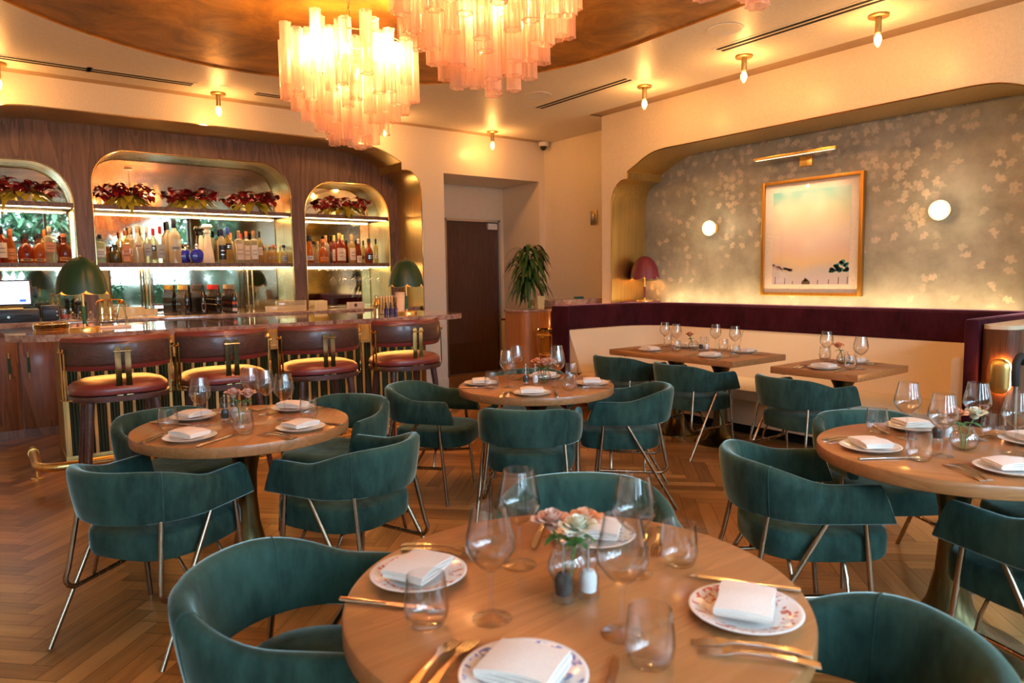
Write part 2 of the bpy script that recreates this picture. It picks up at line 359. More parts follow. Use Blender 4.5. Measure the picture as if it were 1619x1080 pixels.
def plate_mat(name, c):
    m, nt, b = new_mat(name)
    t = node(nt, 'ShaderNodeTexCoord'); ln = node(nt, 'ShaderNodeVectorMath', operation='LENGTH'); lk(nt, t.outputs['Object'], ln.inputs[0])
    n = node(nt, 'ShaderNodeTexNoise', i_Scale=48, i_Detail=3, i_Distortion=1.0); lk(nt, t.outputs['Object'], n.inputs['Vector'])
    th = node(nt, 'ShaderNodeMapRange'); th.inputs['From Min'].default_value = 0.54; th.inputs['From Max'].default_value = 0.60; lk(nt, n.outputs['Fac'], th.inputs['Value'])
    a = node(nt, 'ShaderNodeMath', operation='GREATER_THAN'); a.inputs[1].default_value = 0.066; lk(nt, ln.outputs['Value'], a.inputs[0])
    a2 = node(nt, 'ShaderNodeMath', operation='LESS_THAN'); a2.inputs[1].default_value = 0.100; lk(nt, ln.outputs['Value'], a2.inputs[0])
    p = node(nt, 'ShaderNodeMath', operation='MULTIPLY'); lk(nt, a.outputs[0], p.inputs[0]); lk(nt, a2.outputs[0], p.inputs[1])
    q = node(nt, 'ShaderNodeMath', operation='MULTIPLY'); lk(nt, p.outputs[0], q.inputs[0]); lk(nt, th.outputs[0], q.inputs[1])
    mx = node(nt, 'ShaderNodeMix', data_type='RGBA'); mx.inputs[6].default_value = (0.80, 0.78, 0.75, 1); mx.inputs[7].default_value = (*c, 1)
    lk(nt, q.outputs[0], mx.inputs[0]); lk(nt, mx.outputs[2], b.inputs['Base Color']); b.inputs['Roughness'].default_value = 0.12
    return m
M['plate_red'] = plate_mat('red_floral_porcelain', (0.55, 0.10, 0.06))
M['plate_blue'] = plate_mat('blue_floral_porcelain', (0.14, 0.20, 0.50))
def art_mat():
    m, nt, b = new_mat('painted_cloudscape')
    t = node(nt, 'ShaderNodeTexCoord'); s = node(nt, 'ShaderNodeSeparateXYZ'); lk(nt, t.outputs['Object'], s.inputs[0])
    n = node(nt, 'ShaderNodeTexNoise', i_Scale=3.2, i_Detail=6, i_Roughness=0.55); lk(nt, t.outputs['Object'], n.inputs['Vector'])
    j = node(nt, 'ShaderNodeMath', operation='MULTIPLY_ADD'); j.inputs[1].default_value = 0.16; lk(nt, n.outputs['Fac'], j.inputs[0])
    mr = node(nt, 'ShaderNodeMapRange'); mr.inputs['From Min'].default_value = -0.46; mr.inputs['From Max'].default_value = 0.46; mr.inputs['To Min'].default_value = -0.08; mr.inputs['To Max'].default_value = 0.92; lk(nt, s.outputs['Z'], mr.inputs['Value'])
    lk(nt, mr.outputs[0], j.inputs[2])
    r = ramp(nt, [(0.0, (0.55, 0.46, 0.55)), (0.14, (0.60, 0.54, 0.52)), (0.25, (0.80, 0.58, 0.34)), (0.36, (0.80, 0.58, 0.50)), (0.50, (0.82, 0.64, 0.56)), (0.66, (0.80, 0.66, 0.48)), (0.82, (0.60, 0.64, 0.46)), (0.95, (0.22, 0.52, 0.48))])
    lk(nt, j.outputs[0], r.inputs[0])
    v = node(nt, 'ShaderNodeTexVoronoi', i_Scale=5.5); v.feature = 'SMOOTH_F1'; lk(nt, t.outputs['Object'], v.inputs['Vector'])
    cl = node(nt, 'ShaderNodeMapRange'); cl.inputs['From Min'].default_value = 0.55; cl.inputs['From Max'].default_value = 0.1; cl.inputs['To Max'].default_value = 0.55; lk(nt, v.outputs['Distance'], cl.inputs['Value'])
    up = node(nt, 'ShaderNodeMapRange'); up.inputs['From Min'].default_value = -0.25; up.inputs['From Max'].default_value = 0.05; lk(nt, s.outputs['Z'], up.inputs['Value'])
    mq = node(nt, 'ShaderNodeMath', operation='MULTIPLY'); lk(nt, cl.outputs[0], mq.inputs[0]); lk(nt, up.outputs[0], mq.inputs[1])
    mx = node(nt, 'ShaderNodeMix', data_type='RGBA'); mx.inputs[7].default_value = (0.86, 0.78, 0.64, 1); lk(nt, mq.outputs[0], mx.inputs[0]); lk(nt, r.outputs[0], mx.inputs[6])
    lk(nt, mx.outputs[2], b.inputs['Base Color']); b.inputs['Roughness'].default_value = 0.25
    return m
M['art'] = art_mat()
# ------------------------------------------------------------------ mesh helpers
def finish(bm, name, mat, parent=None, smooth=True, ang=38):
    bmesh.ops.recalc_face_normals(bm, faces=bm.faces) if len(bm.faces) < 60000 else None
    me = bpy.data.meshes.new(name)
    if smooth:
        a = RD(ang)
        for f in bm.faces: f.smooth = True
        for e in bm.edges:
            if len(e.link_faces) == 2 and e.calc_face_angle(0) > a: e.smooth = False
    bm.to_mesh(me); bm.free()
    for m_ in (mat if isinstance(mat, (list, tuple)) else [mat]): me.materials.append(m_)
    o = bpy.data.objects.new(name, me); COL.objects.link(o)
    if parent is not None: o.parent = parent
    return o
def thing(name, label, cat, loc=(0, 0, 0), rz=0.0, group=None):
    o = bpy.data.objects.new(name, None); COL.objects.link(o)
    o.empty_display_size = 0.05
    o.location = loc; o.rotation_euler = (0, 0, rz); tag(o, label, cat, group)
    return o
def tag(o, label, cat, group=None):
    o['label'] = label; o['category'] = cat
    if group: o['group'] = group
    return o
def struct(o):
    o['kind'] = 'structure'; return o
KIDS = {}
def dup(root, loc, rz=None, label=None, group=None):
    r = root.copy(); COL.objects.link(r); r.location = loc
    if rz is not None: r.rotation_euler = (0, 0, rz)
    if label: r['label'] = label
    if group: r['group'] = group
    for ch in list(root.children):
        c = ch.copy(); COL.objects.link(c); c.parent = r
        for g in list(ch.children):
            d = g.copy(); COL.objects.link(d); d.parent = c
    return r
def B(): return bmesh.new()
def box(bm, x0, x1, y0, y1, z0, z1, bev=0.0, rz=0.0):
    r = bmesh.ops.create_cube(bm, size=1.0)
    vs = r['verts']
    bmesh.ops.scale(bm, vec=(x1 - x0, y1 - y0, z1 - z0), verts=vs)
    if bev:
        es = list({e for v in vs for e in v.link_edges})
        g = bmesh.ops.bevel(bm, geom=es, offset=bev, segments=2, affect='EDGES', profile=0.5)
        vs = list({v for f in g['faces'] for v in f.verts} | {v for v in vs if v.is_valid})
    if rz: bmesh.ops.rotate(bm, cent=(0, 0, 0), matrix=Matrix.Rotation(rz, 3, 'Z'), verts=vs)
    bmesh.ops.translate(bm, vec=((x0 + x1) / 2, (y0 + y1) / 2, (z0 + z1) / 2), verts=vs)
    return vs
def lathe(bm, prof, seg=24, cx=0, cy=0, f=None):
    """prof: (r, z); f(theta, r, z)->(r, z) may modulate"""
    rings = []
    for r, z in prof:
        if r < 1e-6:
            rings.append([bm.verts.new((cx, cy, z))])
        else:
            ring = []
            for k in range(seg):
                t = 2 * pi * k / seg
                rr, zz = f(t, r, z) if f else (r, z)
                ring.append(bm.verts.new((cx + rr * cos(t), cy + rr * sin(t), zz)))
            rings.append(ring)
    for a, b in zip(rings, rings[1:]):
        if len(a) == 1 and len(b) == 1: continue
        for k in range(seg):
            k2 = (k + 1) % seg
            if len(a) == 1: bm.faces.new((a[0], b[k2], b[k]))
            elif len(b) == 1: bm.faces.new((a[k], a[k2], b[0]))
            else: bm.faces.new((a[k], a[k2], b[k2], b[k]))
    return rings
def frames(path, closed=False):
    n = len(path); out = []
    up = Vector((0, 0, 1))
    for i in range(n):
        if closed: t = path[(i + 1) % n] - path[i - 1]
        else: t = path[min(i + 1, n - 1)] - path[max(i - 1, 0)]
        t.normalize()
        a = up if abs(t.z) < 0.95 else Vector((1, 0, 0))
        if i and not closed:
            a = out[-1][1]
        s = (a - t * a.dot(t))
        if s.length < 1e-5: s = t.orthogonal()
        s.normalize(); b = t.cross(s)
        out.append((t, s, b))
    return out
def tube(bm, path, r, seg=8, closed=False, cap=True):
    path = [Vector(p) for p in path]; n = len(path)
    fr = frames(path, closed); rings = []
    for i, p in enumerate(path):
        ri = r[i] if isinstance(r, (list, tuple)) else r
        t, s, b = fr[i]
        rings.append([bm.verts.new(p + (s * cos(2 * pi * k / seg) + b * sin(2 * pi * k / seg)) * ri) for k in range(seg)])
    m = n if closed else n - 1
    for i in range(m):
        a, b_ = rings[i], rings[(i + 1) % n]
        for k in range(seg):
            k2 = (k + 1) % seg
            bm.faces.new((a[k], a[k2], b_[k2], b_[k]))
    if cap and not closed:
        bm.faces.new(rings[0][::-1]); bm.faces.new(rings[-1])
    return rings
def rod(bm, p0, p1, r0, r1=None, seg=10): tube(bm, [p0, p1], [r0, r1 if r1 is not None else r0], seg)
def strip(bm, path, w, t, wdir):
    """flat bar along a path; w along wdir, t thick"""
    path = [Vector(p) for p in path]; wdir = Vector(wdir).normalized(); n = len(path); R = []
    for i, p in enumerate(path):
        tg = (path[min(i + 1, n - 1)] - path[max(i - 1, 0)]).normalized()
        nn = tg.cross(wdir).normalized()
        R.append([bm.verts.new(p + wdir * (a * w / 2) + nn * (c * t / 2)) for a, c in ((-1, -1), (1, -1), (1, 1), (-1, 1))])
    for a, b in zip(R, R[1:]):
        for k in range(4): bm.faces.new((a[k], a[(k + 1) % 4], b[(k + 1) % 4], b[k]))
    bm.faces.new(R[0][::-1]); bm.faces.new(R[-1])
def prism(bm, pts, z0, z1, bev=0.0):
    """extrude a plan outline from z0 to z1"""
    a = [bm.verts.new((x, y, z0)) for x, y in pts]; b = [bm.verts.new((x, y, z1)) for x, y in pts]
    n = len(pts)
    f0 = bm.faces.new(a[::-1]); f1 = bm.faces.new(b)
    for k in range(n): bm.faces.new((a[k], a[(k + 1) % n], b[(k + 1) % n], b[k]))
    if bev:
        es = [e for e in f1.edges] + [e for e in f0.edges]
        bmesh.ops.bevel(bm, geom=es, offset=bev, segments=3, affect='EDGES', profile=0.5)
def rrect(x0, x1, y0, y1, r, n=6):
    P = []
    for cx, cy_, a0 in ((x1 - r, y1 - r, 0), (x0 + r, y1 - r, 90), (x0 + r, y0 + r, 180), (x1 - r, y0 + r, 270)):
        for k in range(n + 1):
            a = RD(a0 + 90 * k / n); P.append((cx + r * cos(a), cy_ + r * sin(a)))
    return P
def holed(bm, outer, holes, to3d):
    """flat face with holes; loops of 2-D points; to3d maps to Vector"""
    loops = [[Vector((x, y, 0)) for x, y in L] for L in [outer] + holes]
    tris = tessellate_polygon(loops)
    vs = [bm.verts.new(to3d(v.x, v.y)) for L in loops for v in L]
    for t in tris:
        try: bm.faces.new([vs[i] for i in t])
        except ValueError: pass
    return vs
def sheet(bm, loop_a, loop_b, closed=True):
    a = [bm.verts.new(p) for p in loop_a]; b = [bm.verts.new(p) for p in loop_b]; n = len(a)
    for k in range(n if closed else n - 1):
        bm.faces.new((a[k], a[(k + 1) % n], b[(k + 1) % n], b[k]))
def arc(cx, cy_, rx, ry, a0, a1, n=8):
    return [(cx + rx * cos(RD(a0 + (a1 - a0) * k / n)), cy_ + ry * sin(RD(a0 + (a1 - a0) * k / n))) for k in range(n + 1)]
def spline(pts, n=5):
    P = [Vector(p) for p in pts]; out = []
    for i in range(len(P) - 1):
        p0, p1, p2, p3 = P[max(i - 1, 0)], P[i], P[i + 1], P[min(i + 2, len(P) - 1)]
        for k in range(n):
            t = k / n
            out.append(0.5 * ((2 * p1) + (p2 - p0) * t + (2 * p0 - 5 * p1 + 4 * p2 - p3) * t * t + (3 * p1 - p0 - 3 * p2 + p3) * t ** 3))
    out.append(P[-1])
    return out
def grid_box(bm, w, d, nx, ny, fn):
    """closed cushion: top and bottom sheets z from fn(u,v,side)"""
    pass

# ------------------------------------------------------------------ the room
# floor: herringbone planks at 45 degrees
def build_floor():
    bm = B(); uvl = bm.loops.layers.uv.new('UVMap'); cl = bm.loops.layers.float_color.new('tint')
    w = 0.088; R = 6; g = 0.0009; rng = random.Random(3)
    c45 = cos(pi / 4)
    def plank(i0, j0, i1, j1, horiz):
        xs = [(i0 * w + g, j0 * w + g), (i1 * w - g, j0 * w + g), (i1 * w - g, j1 * w - g), (i0 * w + g, j1 * w - g)]
        P = [(1.6 + (a - b) * c45, 2.6 + (a + b) * c45) for a, b in xs]
        mx = sum(p[0] for p in P) / 4; my = sum(p[1] for p in P) / 4
        if not (XL - 0.1 < mx < 6.6 and YF - 0.1 < my < 8.6): return
        f = bm.faces.new([bm.verts.new((p[0], p[1], 0.0)) for p in P])
        t = rng.random(); o = rng.random() * 40; L = R * w
        uv = [(o, o), (o + L, o), (o + L, o + w), (o, o + w)]
        if not horiz: uv = [uv[3], uv[0], uv[1], uv[2]]
        for l, q in zip(f.loops, uv):
            l[uvl].uv = q; l[cl] = (t, t, t, 1)
    N = 130
    for j in range(-N, N):
        for i in range(-N, N):
            if (i - j) % (2 * R) == 0: plank(i, j, i + R, j + 1, True)
            if (i - j) % (2 * R) == 2 * R - 1: plank(i, j, i + 1, j + R, False)
    o = finish(bm, 'floor', M['floor'], smooth=False)
    struct(o)
    bm = B(); box(bm, XL - 0.2, 6.8, YF - 0.2, 8.8, -0.05, -0.002)
    struct(finish(bm, 'trim_1', M['slot'], smooth=False))
build_floor()

# outlines of the two niches (profile in (a, z)); the bar niche is symmetric about X = 1.93
NICHE_END = [(0.0, 0.0), (0.0, 2.40)] + arc(-0.19, 2.45, 0.19, 0.262, 0, 90, 8)[0:] + [(-0.265, 2.712), (-0.265, 2.80)] + \
            [tuple(p[:2]) for p in spline([(-0.265, 2.80, 0), (-0.40, 2.868, 0), (-0.54, 2.922, 0), (-0.72, 2.958, 0), (-0.90, 2.974, 0), (-1.05, 2.976, 0)], 4)[1:]]
def bar_niche():
    R = [(4.355 + a, z) for a, z in NICHE_END]
    L = [(2 * 1.93 - x, z) for x, z in R][::-1]
    return R + L
SIDE_END = [(0.0, 0.0), (0.0, 2.20)] + arc(0.20, 2.22, 0.20, 0.26, 180, 90, 8) + [(0.25, 2.482), (0.25, 2.566)] + \
           [tuple(p[:2]) for p in spline([(0.25, 2.566, 0), (0.355, 2.612, 0), (0.51, 2.686, 0), (0.65, 2.726, 0), (0.80, 2.739, 0)], 4)[1:]]
def side_niche():
    A = [(5.805 - a, z) for a, z in SIDE_END]
    Bq = [(2 * 3.57 - y, z) for y, z in A][::-1]
    return A + Bq
BN = bar_niche(); SN = side_niche()

def walls():
    # bar wall face (Y = YB) with the niche and the door recess cut out down to the floor
    bm = B()
    out = [(XL, ZC + 0.05), (XL, 0)] + BN[::-1] + [(4.684, 0), (4.684, 2.715), (6.235, 2.715), (6.235, 0), (XJ, 0), (XJ, ZC + 0.05)]
    holed(bm, out, [], lambda x, z: Vector((x, YB, z)))
    # recess faces
    sheet(bm, [(4.684, YB, 0), (4.684, YB, 2.715), (6.235, YB, 2.715), (6.235, YB, 0)], [(4.684, 8.46, 0), (4.684, 8.46, 2.715), (6.235, 8.46, 2.715), (6.235, 8.46, 0)], closed=False)
    holed(bm, [(4.684, 0), (4.684, 2.715), (6.235, 2.715), (6.235, 0), (6.13, 0), (6.13, 2.235), (5.19, 2.235), (5.19, 0)], [], lambda x, z: Vector((x, 8.46, z)))
    struct(finish(bm, 'wall_back', M['plaster'], smooth=False))
    # brass lining of the bar niche
    bm = B()
    n = len(BN); sheet(bm, [(x, YB - 0.006, z) for x, z in BN], [(x, YW + 0.01, z) for x, z in BN], closed=False)
    struct(finish(bm, 'trim_2', M['brass'], ang=25))
    bm = B(); tube(bm, [(x, YB - 0.004, z) for x, z in BN], 0.006, 6); struct(finish(bm, 'trim_3', M['brass_pol']))
    # right wall, jog and niche
    bm = B()
    out = [(YF, 0)] + [(YF, ZC + 0.05), (YJ, ZC + 0.05), (YJ, 0)] + SN
    holed(bm, out, [], lambda y, z: Vector((XR, y, z)))
    sheet(bm, [(XR, YJ, 0), (XR, YJ, ZC + 0.05)], [(XJ, YJ, 0), (XJ, YJ, ZC + 0.05)], closed=False)
    sheet(bm, [(XJ, YJ, 0), (XJ, YJ, ZC + 0.05)], [(XJ, YB, 0), (XJ, YB, ZC + 0.05)], closed=False)
    struct(finish(bm, 'wall_right', M['plaster'], smooth=False))
    bm = B()
    sheet(bm, [(XR - 0.004, y, z) for y, z in SN], [(XN, y, z) for y, z in SN], closed=False)
    struct(finish(bm, 'trim_4', M['brass'], ang=25))
    bm = B(); tube(bm, [(XR - 0.003, y, z) for y, z in SN], 0.006, 6); struct(finish(bm, 'trim_5', M['brass_pol']))
    bm = B()
    holed(bm, [(y, z) for y, z in SN], [], lambda y, z: Vector((XN + 0.002, y, z)))
    struct(finish(bm, 'wall_niche', M['wallpaper'], smooth=False))
    # left wall and street wall with its windows
    bm = B(); box(bm, XL - 0.12, XL, YF, YB, 0, ZC + 0.05); struct(finish(bm, 'wall_left', M['plaster'], smooth=False))
    bm = B()
    holed(bm, [(XL, 0), (XR, 0), (XR, ZC + 0.05), (XL, ZC + 0.05)], [[(a, 0.45), (b, 0.45), (b, 3.08), (a, 3.08)] for a, b in WINX], lambda x, z: Vector((x, YF, z)))
    for a, b in WINX:
        sheet(bm, [(a, YF, 0.45), (b, YF, 0.45), (b, YF, 3.08), (a, YF, 3.08)], [(a, YF - 0.15, 0.45), (b, YF - 0.15, 0.45), (b, YF - 0.15, 3.08), (a, YF - 0.15, 3.08)])
    struct(finish(bm, 'wall_front', M['plaster'], smooth=False))
    for i, (a, b) in enumerate(WINX):
        bm = B()
        for x in (a + 0.03, (a + b) / 2, b - 0.03): box(bm, x - 0.03, x + 0.03, YF - 0.12, YF - 0.05, 0.45, 3.08)
        for z in (0.48, 2.35, 3.05): box(bm, a, b, YF - 0.115, YF - 0.055, z - 0.03, z + 0.03)
        w = struct(finish(bm, 'window_%d' % (i + 1), M['walnut'], smooth=False))
        bm = B(); holed(bm, [(a, 0.46), (b, 0.46), (b, 3.07), (a, 3.07)], [], lambda x, z: Vector((x, YF - 0.085, z)))
        finish(bm, 'pane', M['pane'], w, smooth=False)
    # ceiling: main field, a slightly raised margin along the walls, gold racetrack inlay
    bm = B()
    Y1 = YB - 0.19; X1 = XR - 0.22
    RT = []
    RT += arc(1.93, 4.10, 2.345, 2.345, 0, 180, 48); RT += arc(1.93, 1.55, 2.345, 2.345, 180, 360, 48)
    holed(bm, [(XL, YF), (X1, YF), (X1, YJ - 0.02), (XJ, YJ - 0.02), (XJ, Y1), (XL, Y1)], [RT], lambda x, y: Vector((x, y, ZC)))
    sheet(bm, [(X1, YF, ZC), (X1, YJ - 0.02, ZC)], [(X1, YF, ZC + 0.05), (X1, YJ - 0.02, ZC + 0.05)], closed=False)
    sheet(bm, [(XL, Y1, ZC), (XJ, Y1, ZC)], [(XL, Y1, ZC + 0.05), (XJ, Y1, ZC + 0.05)], closed=False)
    # roof above everything so no sky leaks in
    holed(bm, [(XL - 0.2, YF - 0.2), (6.7, YF - 0.2), (6.7, 8.7), (XL - 0.2, 8.7)], [], lambda x, y: Vector((x, y, ZC + 0.12)))
    struct(finish(bm, 'ceiling', M['ceil'], smooth=False))
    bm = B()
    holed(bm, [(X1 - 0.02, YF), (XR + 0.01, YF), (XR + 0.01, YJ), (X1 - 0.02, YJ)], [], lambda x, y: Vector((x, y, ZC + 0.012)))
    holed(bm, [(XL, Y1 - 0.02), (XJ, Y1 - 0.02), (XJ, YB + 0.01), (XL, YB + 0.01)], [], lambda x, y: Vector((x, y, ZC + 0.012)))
    struct(finish(bm, 'trim_21', M['tan_margin'], smooth=False))  # margin strip along the walls, coloured darker than the ceiling field
    bm = B(); holed(bm, RT, [], lambda x, y: Vector((x, y, ZC + 0.012)))
    sheet(bm, [(x, y, ZC + 0.012) for x, y in RT], [(x, y, ZC - 0.001) for x, y in RT])
    struct(finish(bm, 'trim_6', M['gold_leaf'], smooth=False))
    # shell behind the niches
    bm = B()
    holed(bm, [(XL - 0.2, 0), (6.7, 0), (6.7, 3.4), (XL - 0.2, 3.4)], [], lambda x, z: Vector((x, 8.62, z)))
    holed(bm, [(YF - 0.2, 0), (8.7, 0), (8.7, 3.4), (YF - 0.2, 3.4)], [], lambda y, z: Vector((6.62, y, z)))
    struct(finish(bm, 'wall_outer', M['grey_wall'], smooth=False))
    # baseboards of the recess and the jog
    bm = B(); box(bm, XJ - 0.015, XJ, YJ, YB, 0, 0.12); box(bm, 4.36, 4.684, YB - 0.015, YB, 0, 0.12); struct(finish(bm, 'baseboard_back', M['plaster'], smooth=False))
walls()

# bar wall with three arched openings (walnut), brass arch linings, mirror, shelves
def arch_outline(x0, x1, top, rx, rz, z0=1.055):
    return [(x1, z0)] + [(x1, top - rz)] + arc(x1 - rx, top - rz, rx, rz, 0, 90, 12)[1:] + arc(x0 + rx, top - rz, rx, rz, 90, 180, 12) + [(x0, z0)]
ARCH = [(-0.36, 0.755, 2.588, 0.36, 0.40), (0.918, 2.937, 2.750, 0.33, 0.36), (3.100, 4.207, 2.588, 0.36, 0.40)]
def barwall():
    OUT = [arch_outline(*a) for a in ARCH]
    bm = B()
    outer = [(-0.6, 0.0), (4.36, 0.0), (4.36, 3.1), (-0.6, 3.1)]
    # arches reach the counter, so each is a hole starting at counter height
    holed(bm, outer, [o for o in OUT], lambda x, z: Vector((x, YW, z)))
    struct(finish(bm, 'wall_bar', M['walnut'], smooth=False))
    for i, o in enumerate(OUT):
        bm = B()
        sheet(bm, [(x, YW - 0.004, z) for x, z in o], [(x, YM, z) for x, z in o], closed=False)
        struct(finish(bm, 'trim_%d' % (7 + 2 * i), M['brass'], ang=25))
        bm = B(); tube(bm, [(x, YW - 0.004, z) for x, z in o], 0.0075, 6); struct(finish(bm, 'trim_%d' % (8 + 2 * i), M['brass_pol']))
        bm = B(); holed(bm, o, [], lambda x, z: Vector((x, YM + 0.002, z)))
        mo = finish(bm, 'bar_mirror', M['mirror'], smooth=False)
        tag(mo, ('antiqued mirror backing the left bar arch behind the till', 'antiqued mirror backing the wide middle bar arch', 'antiqued mirror backing the right bar arch behind hanging glasses')[i], 'mirror', 'mirrors behind the bar shelves')
        x0, x1 = ARCH[i][0] + 0.006, ARCH[i][1] - 0.006
        side = ('left', 'middle', 'right')[i]
        for nm, z0, z1 in (('upper', 2.152, 2.198), ('lower', 1.562, 1.608)):
            bm = B(); box(bm, x0, x1, YW + 0.004, YM - 0.004, z0, z1, 0.002)
            s = tag(finish(bm, 'bar_shelf', M['walnut'], smooth=False), '%s walnut shelf in the %s bar arch, %s' % (nm, side, 'carrying red leaf plants' if nm == 'upper' else 'carrying spirit bottles'), 'shelf', 'lit walnut shelves behind the bar')
            bm = B(); box(bm, x0 + 0.02, x1 - 0.02, YW + 0.02, YW + 0.034, z0 - 0.008, z0 - 0.0005)
            finish(bm, 'light_strip', M['led'], s, smooth=False)
            if nm == 'upper':
                bm = B(); box(bm, x0 + 0.02, x1 - 0.02, YM - 0.03, YM - 0.015, z1 + 0.0005, z1 + 0.006); finish(bm, 'light_strip', M['led'], s, smooth=False)
            light('AREA', 'shelf_light', ((x0 + x1) / 2, YW + 0.05, z0 - 0.012), (5 if i == 1 else 2.8), (1.0, 0.66, 0.32), x1 - x0 - 0.1, 0.02, (0, 0.5, -1))
        light('AREA', 'shelf_uplight', ((x0 + x1) / 2, YM - 0.02, 2.212), (3.2 if i == 1 else 1.8), (1.0, 0.66, 0.32), x1 - x0 - 0.1, 0.012, (0, -0.25, 1))
barwall()

# door in the recess: frame, leaf, kick plate, closer
def door():
    bm = B(); box(bm, 5.17, 5.205, 8.40, 8.50, 0, 2.24); box(bm, 6.10, 6.135, 8.40, 8.50, 0, 2.24); box(bm, 5.17, 6.135, 8.40, 8.50, 2.205, 2.24)
    d = struct(finish(bm, 'door_1', M['steel'], smooth=False))
    bm = B(); box(bm, 5.207, 6.098, 8.45, 8.50, 0.02, 2.203); finish(bm, 'door_leaf', M['door_wood'], d, smooth=False)
    bm = B(); box(bm, 5.23, 6.08, 8.444, 8.45, 0.03, 0.46); finish(bm, 'kick_plate', M['kick'], d, smooth=False)
    bm = B(); box(bm, 5.92, 6.09, 8.40, 8.45, 2.10, 2.19, 0.006); finish(bm, 'door_closer', M['white_plastic'], d)
    bm = B(); box(bm, 5.2, 6.1, 8.41, 8.47, 0, 0.02); finish(bm, 'threshold', M['steel'], d, smooth=False)
door()

# ceiling fittings
def ceiling_fit():
    # slot vents
    def vent(x0, x1, y0, y1, label):
        t = thing('slot_vent', label, 'vent', ((x0 + x1) / 2, (y0 + y1) / 2, ZC), 0, 'black slot vents in the ceiling')
        lx, ly = x1 - x0, y1 - y0
        bm = B(); box(bm, -lx / 2 - 0.03, lx / 2 + 0.03, -ly / 2 - 0.03, ly / 2 + 0.03, -0.004, -0.0005); finish(bm, 'frame', M['ceil'], t, smooth=False)
        for k in (-1, 1):
            bm = B()
            if lx > ly: box(bm, -lx / 2, lx / 2, k * 0.032 - 0.016, k * 0.032 + 0.016, -0.0065, -0.0042)
            else: box(bm, k * 0.032 - 0.016, k * 0.032 + 0.016, -ly / 2, ly / 2, -0.0065, -0.0042)
            finish(bm, 'slot', M['slot'], t, smooth=False)
    vent(-0.9, 0.825, 7.045, 7.135, 'long double slot vent in the ceiling at far left above the bar')
    vent(0.845, 1.66, 7.045, 7.135, 'shorter slot vent section left of the bare bulb over the middle bar arch')
    vent(2.235, 3.90, 7.03, 7.12, 'double slot vent in the ceiling behind the far chandelier')
    vent(4.88, 4.97, 4.67, 6.0, 'double slot vent in the ceiling between the two far bulbs on the right')
    vent(4.88, 4.97, 1.9, 3.66, 'double slot vent in the ceiling at the upper right near the pink chandelier tip')
    for x, y, lab in ((4.555, 3.335, 'round white ceiling speaker left of the near slot vent'), (4.58, 5.59, 'round white ceiling speaker left of the far slot vent')):
        t = thing('ceiling_speaker', lab, 'speaker', (x, y, ZC), 0, 'round ceiling speakers')
        bm = B(); lathe(bm, [(0.0, -0.004), (0.118, -0.004), (0.124, -0.006), (0.132, -0.006), (0.134, -0.001)], 40); finish(bm, 'grille', M['white_plastic'], t)
    for x, y, lab in ((1.926, 7.0, 'small round sprinkler cap in the ceiling beside the bulb over the bar'), (4.654, 6.0, 'small round sprinkler cap in the ceiling beside the far ceiling speaker')):
        bm = B(); lathe(bm, [(0, -0.004), (0.04, -0.004), (0.043, -0.001)], 24)
        o = finish(bm, 'sprinkler_cap', M['white_plastic']); o.location = (x, y, ZC); tag(o, lab, 'sprinkler', 'sprinkler caps')
    # bare bulb lights
    first = None
    def bulb(x, y, label):
        nonlocal first
        if first is None:
            t = thing('ceiling_bulb_light', label, 'ceiling light', (x, y, ZC), 0, 'bare bulb ceiling lights')
            bm = B(); lathe(bm, [(0, -0.018), (0.066, -0.018), (0.07, -0.015), (0.07, -0.001), (0, -0.001)], 32); finish(bm, 'canopy', M['brass'], t)
            bm = B(); lathe(bm, [(0, -0.125), (0.021, -0.125), (0.022, -0.122), (0.022, -0.018)], 20); finish(bm, 'socket', M['brass_dark'], t)
            bm = B(); lathe(bm, [(0, -0.222), (0.008, -0.218), (0.018, -0.20), (0.026, -0.175), (0.025, -0.155), (0.015, -0.132), (0.013, -0.125)], 20); finish(bm, 'bulb', M['bulb_clear'], t)
            bm = B()
            for a in range(5):
                c, s = cos(a * 1.257) * 0.006, sin(a * 1.257) * 0.006
                rod(bm, (c, s, -0.20), (c * 1.3, s * 1.3, -0.14), 0.0022, seg=5)
            finish(bm, 'filament', M['bulb'], t); first = t
        else: t = dup(first, (x, y, ZC), 0, label)
        light('POINT', 'bulb_glow', (x, y, ZC - 0.19), 7, WARM, 0.03)
    M['bulb_clear'] = shade_glass('glowing_bulb_glass', (1, 0.95, 0.85), (1, 0.8, 0.5), 0.3, 1.0)
    for x, y, lab in ((0.20, 7.29, 'bare bulb ceiling light over the left bar arch at the frame edge'), (1.937, 7.28, 'bare bulb ceiling light over the middle bar arch'),
                      (3.72, 7.28, 'bare bulb ceiling light over the right bar arch, half behind the chandelier'), (5.218, 7.28, 'bare bulb ceiling light over the dark door recess'),
                      (5.235, 4.756, 'farthest of the three bare bulb lights along the ivy wall'), (5.232, 3.64, 'middle of the three bare bulb lights along the ivy wall'), (5.23, 2.53, 'nearest of the three bare bulb lights along the ivy wall')):
        bulb(x, y, lab)
    # security camera
    t = thing('security_camera', 'white dome security camera at the ceiling corner above the door recess', 'camera', (6.22, 7.48, ZC), 0)
    bm = B(); lathe(bm, [(0, -0.055), (0.055, -0.055), (0.066, -0.045), (0.068, 0.0)], 28); finish(bm, 'housing', M['white_plastic'], t)
    bm = B(); lathe(bm, [(0, -0.112), (0.022, -0.106), (0.04, -0.088), (0.047, -0.056)], 24); finish(bm, 'dome', M['black'], t)
ceiling_fit()

